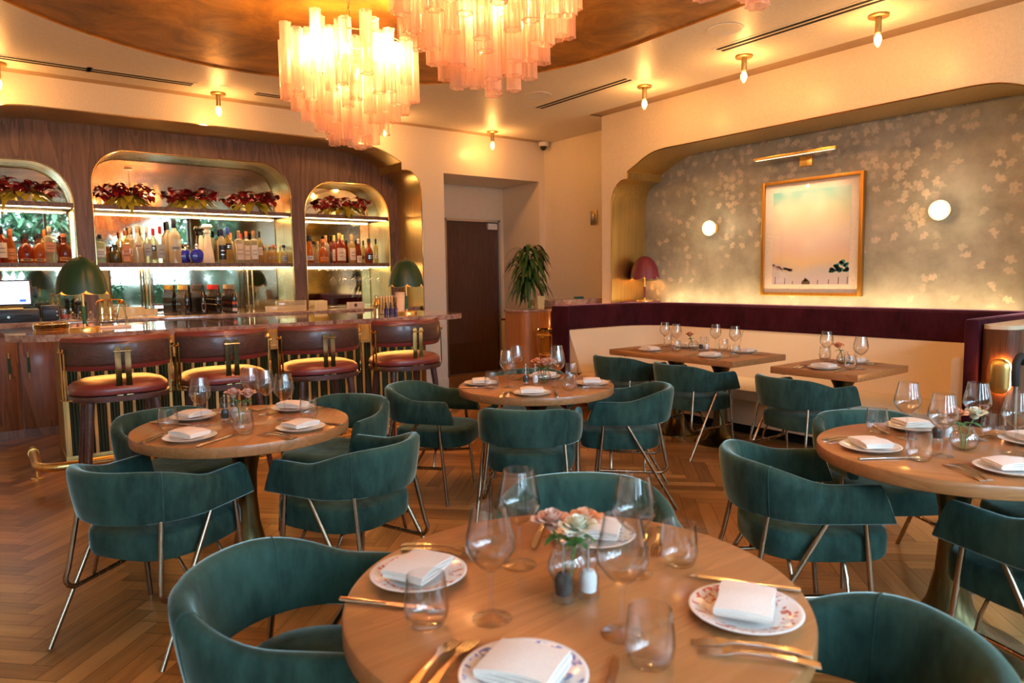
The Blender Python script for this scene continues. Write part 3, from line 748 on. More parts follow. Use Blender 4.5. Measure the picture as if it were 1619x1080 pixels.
# chandeliers: tiers of lobed glass tubes round lit bulbs
def chandelier():
    t = thing('tube_chandelier', 'far pink glass tube chandelier hanging above the left round table', 'chandelier', (1.95, 4.26, ZC), 0, 'pink glass tube chandeliers')
    def tubemesh(h):
        bm = B(); seg = 36; R = []
        for z in (0, 0.004, -h * 0.5, -h + 0.004, -h):
            r0 = 0.0335
            R.append([bm.verts.new(((r0 * (1 + 0.13 * cos(6 * 2 * pi * k / seg)) - (0.003 if z in (0.004,) else 0)) * cos(2 * pi * k / seg), (r0 * (1 + 0.13 * cos(6 * 2 * pi * k / seg))) * sin(2 * pi * k / seg), z if z != 0.004 else -0.004)) for k in range(seg)])
        for a, b in zip(R, R[1:]):
            for k in range(seg): bm.faces.new((a[k], a[(k + 1) % seg], b[(k + 1) % seg], b[k]))
        # thick rolled lip at the lower mouth
        tube(bm, [(0.0335 * (1 + 0.13 * cos(6 * 2 * pi * k / seg)) * cos(2 * pi * k / seg), 0.0335 * (1 + 0.13 * cos(6 * 2 * pi * k / seg)) * sin(2 * pi * k / seg), -h) for k in range(seg)], 0.0028, 5, closed=True)
        tube(bm, [(0.0335 * (1 + 0.13 * cos(6 * 2 * pi * k / seg)) * cos(2 * pi * k / seg), 0.0335 * (1 + 0.13 * cos(6 * 2 * pi * k / seg)) * sin(2 * pi * k / seg), 0) for k in range(seg)], 0.002, 5, closed=True)
        return finish(bm, 'glass_tube', M['tube_glass'], t, ang=60)
    proto = tubemesh(0.36); used = False
    rng = random.Random(11)
    for n, r, z, dz in ((17, 0.400, -0.305, 0.035), (15, 0.340, -0.375, 0.02), (13, 0.275, -0.445, 0.02), (10, 0.205, -0.52, 0.02), (7, 0.135, -0.575, 0.02), (3, 0.055, -0.61, 0.01)):
        for k in range(n):
            a = 2 * pi * k / n + r * 3
            o = proto if not used else proto.copy()
            if used: COL.objects.link(o); o.parent = t
            used = True
            o.location = (r * cos(a), r * sin(a), z + (dz if k % 2 else -dz) + rng.uniform(-0.008, 0.008)); o.rotation_euler = (0, 0, rng.uniform(0, 1))
    # inner upper crown
    for k in range(9):
        a = 2 * pi * k / 9
        o = proto.copy(); COL.objects.link(o); o.parent = t; o.location = (0.25 * cos(a), 0.25 * sin(a), -0.265 + 0.02 * (k % 2))
    bm = B(); lathe(bm, [(0, -0.03), (0.06, -0.028), (0.065, -0.002), (0, -0.001)], 24); finish(bm, 'canopy', M['brass'], t)
    bm = B()
    for k in range(7):
        z = -0.04 - k * 0.03
        pts = [(0.009 * cos(q * pi / 4) * (1 if k % 2 else 0.15), 0.009 * cos(q * pi / 4) * (0.15 if k % 2 else 1), z - 0.013 + 0.019 * sin(q * pi / 4)) for q in range(8)]
        tube(bm, pts, 0.0028, 5, closed=True)
    finish(bm, 'chain', M['brass_dark'], t)
    bm = B()
    rod(bm, (0, 0, -0.24), (0, 0, -0.80), 0.01)
    for r, z in ((0.40, -0.36), (0.34, -0.42), (0.275, -0.49), (0.205, -0.56), (0.135, -0.61)):
        tube(bm, [(r * 0.88 * cos(2 * pi * k / 30), r * 0.88 * sin(2 * pi * k / 30), z) for k in range(30)], 0.004, 5, closed=True)
        for q in range(4): rod(bm, (0, 0, z), (r * 0.88 * cos(q * pi / 2), r * 0.88 * sin(q * pi / 2), z), 0.003, seg=5)
    finish(bm, 'frame', M['brass_dark'], t)
    for k in range(8):
        a = 2 * pi * k / 8 + 0.2
        bm = B(); lathe(bm, [(0, -0.04), (0.012, -0.03), (0.017, -0.005), (0.013, 0.02), (0.006, 0.045), (0, 0.055)], 12)
        o = finish(bm, 'bulb', M['bulb'], t); o.location = (0.30 * cos(a), 0.30 * sin(a), -0.45)
    return t
ch = chandelier()
CHS = ((1.95, 4.26), (1.905, 2.69), (1.955, 1.345))
dup(ch, (CHS[1][0], CHS[1][1], ZC), 0.3, 'larger looking pink glass tube chandelier cut by the top edge, right of the far one')
dup(ch, (CHS[2][0], CHS[2][1], ZC), 0.0, 'pink glass tube chandelier whose lowest tip alone shows at the top right')
for x, y in CHS:
    for k in range(4):
        a = pi / 2 * k + 0.5
        light('POINT', 'chandelier_glow', (x + 0.30 * cos(a), y + 0.30 * sin(a), ZC - 0.43), 27, WARM2, 0.05)
    light('POINT', 'chandelier_glow', (x, y, ZC - 0.62), 18, WARM2, 0.05)
# ------------------------------------------------------------------ the bar
BZ = 1.06          # bar counter height
def bar():
    t = thing('bar_counter', 'long bar with rose marble top and green fluted front with brass ribs', 'bar', (1.92, 6.3, 0), 0)
    ox, oy = 1.92, 6.3
    x0, x1, y0, y1 = 0.08 - ox, 3.76 - ox, 5.58 - oy, 6.78 - oy
    bm = B(); prism(bm, rrect(x0, x1, y0, y1, 0.34, 10), BZ - 0.046, BZ, 0.009); finish(bm, 'countertop', M['marble'], t)
    bx0, bx1, by0, by1 = 0.41 - ox, 3.46 - ox, 6.14 - oy, 6.70 - oy
    bm = B(); box(bm, bx0 + 0.012, bx1 - 0.012, by0 + 0.03, by1, 0.0, BZ - 0.047); finish(bm, 'body', M['ochre'], t, smooth=False)
    bm = B()
    n = 34; dx = (bx1 - bx0 - 0.02) / n
    for i in range(n):
        for k in range(3):
            w = (dx - 0.022) / 3; cx = bx0 + 0.012 + dx * i + 0.020 + w * (k + 0.5)
            rod(bm, (cx, by0 + 0.028, 0.10), (cx, by0 + 0.028, 0.80), w * 0.52, seg=8)
    finish(bm, 'fluted_panel', M['tile_green'], t)
    bm = B()
    for i in range(n + 1):
        cx = bx0 + 0.012 + dx * i + 0.01
        box(bm, cx - 0.011, cx + 0.011, by0, by0 + 0.03, 0.10, BZ - 0.05)
    box(bm, bx0, bx1, by0 - 0.004, by0 + 0.03, 0.80, 0.835)
    box(bm, bx0, bx1, by0 + 0.01, by0 + 0.03, 0.835, BZ - 0.05)
    finish(bm, 'brass_ribs', M['brass'], t, smooth=False)
    bm = B(); box(bm, bx0 - 0.01, bx1 + 0.01, by0 - 0.008, by1 + 0.01, 0, 0.10, 0.004); finish(bm, 'baseboard', M['brass_dark'], t)
    bm = B(); box(bm, bx0 - 0.004, bx0 + 0.012, by0 + 0.01, by1, 0.10, BZ - 0.047); finish(bm, 'side_panel', M['ochre'], t, smooth=False)
    # brass hooks under the top
    for hx in (0.50, 1.00, 1.66, 2.36, 3.05):
        bm = B(); tube(bm, spline([(hx - ox, by0 - 0.0, 0.97), (hx - ox, by0 - 0.035, 0.90), (hx - ox, by0 - 0.07, 0.865), (hx - ox, by0 - 0.10, 0.875), (hx - ox, by0 - 0.11, 0.90)], 4), 0.009, 8); finish(bm, 'hook', M['brass'], t)
    # foot rail
    bm = B(); ry = 5.52 - oy
    P = [(0.20 - ox, 6.24 - oy, 0.17)] + [(0.20 - ox, ry + 0.16, 0.17)]
    P += [(0.20 - ox + 0.14 * (1 - cos(RD(a))), ry + 0.14 * (1 - sin(RD(a))), 0.17) for a in (15, 30, 45, 60, 75, 90)]
    P += [(3.42 - ox, ry, 0.17)]
    tube(bm, P, 0.030, 14); tube(bm, [(0.20 - ox, 6.10 - oy, 0.17), (0.20 - ox, 6.13 - oy, 0.17)], 0.036, 14)
    finish(bm, 'foot_rail', M['brass'], t)
    for px, py in ((0.21, 6.0), (0.95, 5.52), (1.66, 5.52), (2.36, 5.52), (3.05, 5.52)):
        bm = B(); rod(bm, (px - ox, py - oy, 0.145), (px - ox, py - oy, 0.01), 0.014); lathe(bm, [(0, 0), (0.045, 0), (0.045, 0.008), (0.02, 0.014)], 20, px - ox, py - oy); finish(bm, 'rail_post', M['brass'], t)
    # light under the counter overhang: a slim strip fixed to the underside
    bm = B(); box(bm, bx0 + 0.1, bx1 - 0.1, by0 - 0.10, by0 - 0.085, BZ - 0.055, BZ - 0.047); finish(bm, 'light_strip', M['led_orange'], t, smooth=False)
    light('AREA', 'counter_light', (1.93, 6.04, BZ - 0.06), 10, (1.0, 0.38, 0.075), 2.9, 0.16, (0, -0.75, -1))
bar()

def back_counter():
    t = thing('back_bar_cabinet', 'back bar cabinet with rose marble top below the arched shelves', 'cabinet', (1.93, 8.0, 0), 0)
    ox, oy = 1.93, 8.0
    bm = B(); box(bm, -0.475 - ox, 4.335 - ox, 7.66 - oy, YM - 0.002 - oy, 1.005, 1.055, 0.004); finish(bm, 'countertop', M['marble'], t)
    bm = B(); box(bm, -0.475 - ox, 4.335 - ox, 7.72 - oy, 8.19 - oy, 0.0, 1.004); finish(bm, 'body', M['walnut_red'], t, smooth=False)
    for a, b, h in ((-0.25, 0.195, 0.125), (0.205, 0.65, 0.268)):
        bm = B(); box(bm, a - ox, b - ox, 7.695 - oy, 7.72 - oy, 0.08, 0.925, 0.002); d = finish(bm, 'door', M['walnut_red'], t)
        bm = B(); rod(bm, (h - ox, 7.67 - oy, 0.55), (h - ox, 7.67 - oy, 0.79), 0.0075, seg=10)
        for z in (0.57, 0.77): rod(bm, (h - ox, 7.67 - oy, z), (h - ox, 7.70 - oy, z), 0.005)
        finish(bm, 'handle', M['brass'], d)
        bm = B(); rod(bm, (h - ox, 7.67 - oy, 0.60), (h - ox, 7.67 - oy, 0.74), 0.0095, seg=10); finish(bm, 'handle_wrap', M['green_wrap'], d)
        bm = B(); box(bm, a - ox, b - ox, 7.695 - oy, 7.72 - oy, 0.935, 1.0, 0.002); finish(bm, 'drawer', M['walnut_red'], t)
    for a, b in ((0.72, 1.40), (1.42, 2.10), (2.12, 2.86), (3.25, 4.0)):
        bm = B(); box(bm, a - ox, b - ox, 7.69 - oy, 7.72 - oy, 0.08, 0.90, 0.003); f = finish(bm, 'fridge_door', M['black'], t)
        bm = B(); box(bm, a - ox, b - ox, 7.688 - oy, 7.72 - oy, 0.905, 0.96, 0.003); finish(bm, 'fridge_rail', M['steel'], t)
        bm = B(); rod(bm, ((a + b) / 2 - 0.2 - ox, 7.665 - oy, 0.82), ((a + b) / 2 + 0.2 - ox, 7.665 - oy, 0.82), 0.008); finish(bm, 'handle', M['steel'], f)
    bm = B(); box(bm, -0.475 - ox, 4.335 - ox, 7.76 - oy, 7.78 - oy, 0, 0.08); finish(bm, 'toe_kick', M['slot'], t, smooth=False)
    # brass posts from counter to lower shelf
    for x in (1.395, 2.465):
        for y in (7.98 + 0.26, 8.42):
            p = thing('shelf_post', '', 'post', (x, y, 1.055))
            bm = B(); rod(bm, (0, 0, 0), (0, 0, 0.507), 0.011, seg=12); lathe(bm, [(0, 0), (0.022, 0), (0.022, 0.006), (0.012, 0.01)], 16); finish(bm, 'rod', M['brass_pol'], p)
            tag(p, 'brass post holding the middle lower shelf, %s pair, %s one' % ('left' if x < 2 else 'right', 'front' if y < 8.4 else 'rear'), 'post', 'brass shelf posts')
    l = B(); box(l, 3.16, 3.62, 7.28, 7.50, 0.995, 1.02, 0.003); o = finish(l, 'service_ledge', M['brass_pol']); tag(o, 'brass service ledge behind the right part of the bar counter', 'ledge')
    l = B(); box(l, -0.0, 0.02, -0.01, 0.01, 0, 0.995); box(l, 0.4, 0.42, -0.01, 0.01, 0, 0.995); lo = finish(l, 'leg', M['steel'], o, smooth=False); lo.location = (3.18, 7.39, 0)
back_counter()

def stools():
    t = thing('bar_stool', 'bar stool with oxblood seat in front of the left end of the bar', 'bar stool', (0.665, 5.22, 0), 0, 'bar stools along the marble bar')
    def se(r, k, n=40, ry=None, p=2.6):
        out = []
        for i in range(n):
            a = 2 * pi * i / n; c, s = cos(a), sin(a)
            out.append((r * abs(c) ** (2 / p) * (1 if c >= 0 else -1), (ry or r) * abs(s) ** (2 / p) * (1 if s >= 0 else -1)))
        return out
    bm = B(); prism(bm, se(0.295, 0, ry=0.255), 0.655, 0.692, 0.010); finish(bm, 'seat_frame', M['stool_wood'], t)
    bm = B(); R = []
    for s, z in ((0.86, 0.692), (0.965, 0.70), (0.985, 0.722), (0.96, 0.745), (0.88, 0.765), (0.70, 0.782), (0.4, 0.79)):
        R.append([bm.verts.new((x * s, y * s, z)) for x, y in se(0.295, 0, ry=0.255)])
    for a, b in zip(R, R[1:]):
        for k in range(40): bm.faces.new((a[k], a[(k + 1) % 40], b[(k + 1) % 40], b[k]))
    bm.faces.new(R[-1]); bm.faces.new(R[0][::-1]); finish(bm, 'seat_cushion', M['oxblood'], t)
    # curved back: leather pad with rolled rim, wooden shell outside
    def band(bm, r0, r1, z0, z1, half, n=26, yc=0.115, sy=0.93):
        R = []
        for i in range(n + 1):
            a = RD(-90 - half + 2 * half * i / n)
            def P(r, z): return bm.verts.new((r * cos(a), yc + r * sin(a) * sy, z))
            m = (r0 + r1) / 2; d = (z1 - z0) * 0.08 + 0.008
            R.append([P(r1, z0 + d), P(r1, z1 - d), P(m + (r1 - m) * 0.6, z1 - d * 0.25), P(m, z1), P(m - (r1 - m) * 0.6, z1 - d * 0.25), P(r0, z1 - d), P(r0, z0 + d), P(m - (r1 - m) * 0.6, z0 + d * 0.25), P(m, z0), P(m + (r1 - m) * 0.6, z0 + d * 0.25)])
        for a, b in zip(R, R[1:]):
            for k in range(10): bm.faces.new((a[k], a[(k + 1) % 10], b[(k + 1) % 10], b[k]))
        bm.faces.new(R[0][::-1]); bm.faces.new(R[-1])
    bm = B(); band(bm, 0.318, 0.362, 0.850, 1.066, 62); finish(bm, 'back_pad', M['oxblood'], t)
    bm = B(); band(bm, 0.350, 0.3695, 0.880, 1.035, 60.5); finish(bm, 'back_shell', M['stool_wood'], t)
    for ang in (-90, -146, -34):
        bm = B(); a = RD(ang); wd = 0.034 if ang == -90 else 0.013
        for o in ((-0.028, 0.028) if ang == -90 else (-0.013, 0.013)):
            tx, ty = -sin(a), cos(a)
            def P(r, z, sy=0.93): return (r * cos(a) + tx * o, 0.115 + r * sin(a) * sy + ty * o, z)
            rin = 0.372 if ang == -90 else 0.372
            strip(bm, [P(rin + 0.003, 0.664), P(rin + 0.006, 0.70), P(rin + 0.004, 0.86), P(rin + 0.004, 0.985)], wd, 0.006, (tx, ty, 0))
            rod(bm, P(rin + 0.001, 0.985), P(rin + 0.012, 0.985), 0.019 if ang == -90 else 0.009, seg=14)
        rod(bm, (rin * cos(a) + 0.012 * cos(a) - tx * (0.05 if ang == -90 else 0.024), 0.115 + (rin + 0.013) * sin(a) * 0.93 - ty * (0.05 if ang == -90 else 0.024), 0.972), (rin * cos(a) + 0.012 * cos(a) + tx * (0.05 if ang == -90 else 0.024), 0.115 + (rin + 0.013) * sin(a) * 0.93 + ty * (0.05 if ang == -90 else 0.024), 0.972), 0.006)
        # foot that ties the straps to the seat frame
        rf = 0.27 if ang == -90 else 0.285
        strip(bm, [((rf) * cos(a), 0.0 + 0.03 * (ang != -90) + (rf - 0.03) * sin(a), 0.668), (0.376 * cos(a), 0.115 + 0.376 * sin(a) * 0.93, 0.668)], 0.085, 0.006, (-sin(a), cos(a), 0))
        finish(bm, 'brass_strap', M['brass_pol'], t)
    for sx in (-1, 1):
        for sy in (-1, 1):
            bm = B(); rod(bm, (sx * 0.185, sy * 0.155, 0.656), (sx * 0.245, sy * 0.215, 0.0), 0.026, 0.016, 14); finish(bm, 'leg', M['stool_wood'], t)
    for a, b in (((-0.228, -0.198, 0.2), (0.228, -0.198, 0.2)), ((-0.228, 0.198, 0.2), (0.228, 0.198, 0.2)), ((-0.228, -0.198, 0.2), (-0.228, 0.198, 0.2)), ((0.228, -0.198, 0.2), (0.228, 0.198, 0.2))):
        bm = B(); rod(bm, a, b, 0.008); finish(bm, 'foot_bar', M['brass'], t)
    for x, y, rz, lab in ((1.325, 5.22, 0.02, 'second bar stool from the left, behind the wine glasses of the left round table'), (2.03, 5.20, -0.03, 'third bar stool from the left, beside the fourth'), (2.79, 5.22, 0.0, 'rightmost bar stool, below the right green lamp and nearest the dark door')):
        dup(t, (x, y, 0), rz, lab)
stools()

# scalloped table lamps
def lamp(loc, label, shade, wrap, name_rz=0.0, s=1.0):
    t = thing('table_lamp', label, 'lamp', loc, name_rz, 'scalloped shade table lamps')
    bm = B(); lathe(bm, [(0, 0.022), (0.094, 0.022), (0.097, 0.018), (0.097, 0.0), (0, 0)], 40); finish(bm, 'base', M['brass'], t)
    bm = B(); rod(bm, (0, 0, 0.022), (0, 0, 0.42), 0.0095, seg=14); finish(bm, 'stem', M['brass'], t)
    bm = B(); rod(bm, (0, 0, 0.045), (0, 0, 0.175), 0.0135, seg=16); finish(bm, 'stem_wrap', wrap, t)
    def f(th, r, z):
        lob = abs(cos(3 * th)); d = max(0.0, (0.50 - z) / 0.24)
        return r * (0.93 + 0.07 * lob ** 0.5 * min(1, d * 1.2)), z - (0.032 * lob ** 0.6 if z < 0.30 else (0.010 * lob if z < 0.34 else 0))
    prof = [(0.0, 0.533), (0.025, 0.531), (0.055, 0.522), (0.09, 0.500), (0.12, 0.465), (0.142, 0.425), (0.158, 0.38), (0.167, 0.335), (0.172, 0.292)]
    bm = B(); lathe(bm, prof, 96, f=f); finish(bm, 'lamp_shade', shade, t, ang=50)
    bm = B(); lathe(bm, [(r * 0.975, z - 0.004) for r, z in prof if r > 0], 96, f=f); finish(bm, 'shade_lining', M['shade_gold'], t, ang=50)
    bm = B(); lathe(bm, [(0, 0.395), (0.012, 0.40), (0.022, 0.425), (0.018, 0.45), (0, 0.46)], 16); finish(bm, 'bulb', M['bulb_soft'], t)
    bm = B(); lathe(bm, [(0, 0.548), (0.008, 0.545), (0.01, 0.538), (0.006, 0.530)], 12); finish(bm, 'finial', M['brass'], t)
    light('POINT', 'lamp_glow', (loc[0], loc[1], loc[2] + 0.36), 2.4, WARM, 0.03)
lamp((0.565, 5.97, BZ), 'green leather scalloped table lamp on the left part of the marble bar', M['green_leather'], M['green_wrap'], 0.05)
lamp((3.30, 6.10, BZ), 'green leather scalloped table lamp on the right end of the marble bar', M['green_leather'], M['green_wrap'], 0.62)
lamp((6.22, 5.64, 1.092), 'burgundy scalloped lamp standing behind the velvet corner of the banquette', M['wine_leather'], M['wine_leather'], 0.2, 0.9)

# things on the bar and on the back counter
CZ = 1.055
def till():
    t = thing('cash_drawer', 'black cash drawer at the left edge of the frame under the till screen', 'cash drawer', (0.17, 7.95, CZ))
    bm = B(); box(bm, -0.22, 0.215, -0.15, 0.2, 0, 0.115, 0.004); finish(bm, 'case', M['black'], t)
    bm = B(); box(bm, -0.20, 0.195, -0.156, -0.15, 0.018, 0.10, 0.002); dr = finish(bm, 'drawer_front', M['black'], t)
    bm = B(); box(bm, 0.03, 0.15, -0.158, -0.1555, 0.058, 0.066); finish(bm, 'slot', M['slot'], dr, smooth=False)
    bm = B(); rod(bm, (-0.02, -0.156, 0.05), (-0.02, -0.168, 0.05), 0.011, seg=16); finish(bm, 'lock', M['steel'], dr)
    t = thing('till_screen', 'lit till touch screen with a blue button on the black cash drawer', 'screen', (0.13, 7.93, CZ + 0.116))
    bm = B(); box(bm, -0.12, 0.14, -0.09, 0.10, 0, 0.014, 0.004); finish(bm, 'stand', M['brass'], t)
    bm = B(); rod(bm, (0, 0.02, 0.012), (0, -0.01, 0.10), 0.03, 0.025); finish(bm, 'neck', M['brass_dark'], t)
    bm = B(); box(bm, -0.24, 0.215, -0.012, 0.012, -0.12, 0.12, 0.006); bz = finish(bm, 'bezel', M['black'], t); bz.location = (0, -0.02, 0.152); bz.rotation_euler = (RD(-8), 0, 0)
    bm = B(); box(bm, -0.225, 0.198, -0.0145, -0.0122, -0.104, 0.106); sc = finish(bm, 'display', M['screen'], bz, smooth=False)
    bm = B(); box(bm, 0.115, 0.165, -0.0160, -0.0146, -0.085, -0.062); finish(bm, 'button', M['screen_blue'], bz, smooth=False)
    bm = B(); box(bm, 0.222, 0.255, -0.01, 0.02, 0.10, 0.205, 0.003); finish(bm, 'card_reader', M['black'], t)
    t = thing('receipt_printer', 'small black receipt printer right of the cash drawer', 'printer', (0.475, 7.93, CZ))
    bm = B(); box(bm, -0.068, 0.068, -0.07, 0.09, 0.006, 0.145, 0.008); finish(bm, 'case', M['black'], t)
    bm = B(); box(bm, -0.06, 0.06, -0.0725, -0.0702, 0.108, 0.114); finish(bm, 'paper_slot', M['slot'], t, smooth=False)
    bm = B(); box(bm, 0.045, 0.058, -0.0725, -0.0702, 0.08, 0.09); box(bm, 0.045, 0.058, -0.0725, -0.0702, 0.045, 0.055); finish(bm, 'button', M['white_plastic'], t, smooth=False)
    bm = B(); box(bm, -0.05, 0.05, -0.04, 0.06, 0, 0.006); finish(bm, 'foot', M['black_rubber'], t, smooth=False)
    t = thing('rocks_glass', 'cut rocks glass of pink drink beside the receipt printer', 'glass', (0.60, 7.93, CZ))
    bm = B(); lathe(bm, [(0, 0.004), (0.040, 0.004), (0.042, 0.0), (0.044, 0.006), (0.046, 0.10), (0.0435, 0.10), (0.041, 0.01)], 24); finish(bm, 'bowl', M['glass'], t)
    bm = B(); lathe(bm, [(0, 0.01), (0.040, 0.01), (0.042, 0.055), (0, 0.055)], 24); finish(bm, 'drink', M['pink_drink'], t)
    for dx, lab in ((0, 'black wooden pepper grinder left of the green lamp stem'), (0.055, 'dark pepper grinder half hidden behind the green lamp stem')):
        t = thing('pepper_grinder', lab, 'pepper grinder', (0.705 + dx, 7.93 + dx, CZ), 0, 'grinders on the back counter')
        bm = B(); lathe(bm, [(0, 0), (0.028, 0), (0.03, 0.02), (0.024, 0.06), (0.027, 0.10), (0.022, 0.13)], 20); finish(bm, 'body', M['black'], t)
        bm = B(); lathe(bm, [(0.020, 0.132), (0.027, 0.15), (0.026, 0.17), (0.012, 0.185), (0, 0.187)], 20); finish(bm, 'head', M['black'], t)
        bm = B(); lathe(bm, [(0, 0.20), (0.009, 0.197), (0.009, 0.187)], 12); finish(bm, 'knob', M['steel'], t)
    # brass trays on the bar
    for k in range(3):
        bm = B(); lathe(bm, [(0, 0.002), (0.175, 0.002), (0.185, 0.004), (0.196, 0.014), (0.198, 0.014), (0.187, 0.0), (0, 0.0)], 48)
        o = finish(bm, 'brass_tray', M['brass_pol']); o.scale = (0.62, 1.1, 1); o.location = (0.385, 6.36, BZ + 0.0005 + 0.012 * k); tag(o, ('bottom', 'middle', 'top')[k] + ' one of three stacked oval brass trays at the left end of the bar', 'tray', 'stacked oval brass trays')
    for k, (x, y) in enumerate(((0.515, 6.20), (0.565, 6.23), (0.63, 6.2))):
        t = thing('glass_mill', ('left', 'middle', 'right')[k] + ' clear pepper mill of three behind the left green lamp', 'pepper mill', (x, y, BZ), 0, 'clear mills on the bar')
        bm = B(); lathe(bm, [(0, 0), (0.024, 0), (0.024, 0.04), (0.016, 0.055), (0.023, 0.075), (0.016, 0.09), (0.02, 0.105), (0.006, 0.118), (0, 0.118)], 20); finish(bm, 'body', M['glass'], t)
        bm = B(); lathe(bm, [(0, 0.003), (0.02, 0.003), (0.02, 0.035), (0, 0.035)], 16); finish(bm, 'filling', M['pink_salt'], t)
        bm = B(); lathe(bm, [(0, 0.130), (0.007, 0.126), (0.007, 0.118)], 12); finish(bm, 'knob', M['brass'], t)
    # bar tool stand
    t = thing('bar_tool_stand', 'brass wire stand on a pale stone slab holding bar tools', 'tool stand', (0.76, 6.10, BZ))
    bm = B(); box(bm, -0.12, 0.12, -0.06, 0.06, 0, 0.016, 0.004); finish(bm, 'slab', M['paper'], t)
    bm = B(); tube(bm, spline([(-0.10, 0, 0.016), (-0.10, 0, 0.16), (-0.095, 0, 0.20), (-0.06, 0, 0.215), (0.05, 0, 0.215), (0.085, 0, 0.20), (0.09, 0, 0.16), (0.09, 0, 0.016)], 4), 0.004, 8); finish(bm, 'wire_frame', M['brass_pol'], t)
    for k, (dx, lab) in enumerate(((-0.068, 'brass jigger hanging leftmost on the wire stand'), (-0.012, 'brass strainer handle hanging in the middle of the wire stand'))):
        u = thing('bar_tool', lab, 'bar tool', (0.76 + dx, 6.085, BZ + 0.05), 0, 'brass bar tools')
        bm = B(); lathe(bm, [(0, 0), (0.020, 0.004), (0.022, 0.03), (0.016, 0.05), (0.017, 0.145), (0.019, 0.16), (0, 0.163)], 18); finish(bm, 'handle', M['brass_pol'], u)
    u = thing('tongs', 'brass ice tongs leaning at the right of the wire stand', 'tongs', (0.815, 6.06, BZ + 0.017), 0)
    bm = B(); strip(bm, [(-0.03, 0, 0.0), (-0.028, 0, 0.05), (-0.012, 0, 0.14), (0, 0, 0.175)], 0.022, 0.006, (0, 1, 0)); finish(bm, 'arm', M['brass_pol'], u)
    bm = B(); strip(bm, [(0.045, 0, 0.0), (0.04, 0, 0.05), (0.018, 0, 0.14), (0, 0, 0.175)], 0.022, 0.006, (0, 1, 0)); finish(bm, 'arm', M['brass_pol'], u)
    bm = B(); lathe(bm, [(0, 0.16), (0.016, 0.165), (0.02, 0.178), (0.012, 0.194), (0, 0.196)], 14); finish(bm, 'hinge', M['brass_pol'], u)
M['pink_drink'] = shade_glass('pink_drink', (1, 0.5, 0.4), (0.85, 0.25, 0.18), 0.5, 1)
M['pink_salt'] = plain('pink_salt', (0.72, 0.42, 0.32), 0.7)
till()

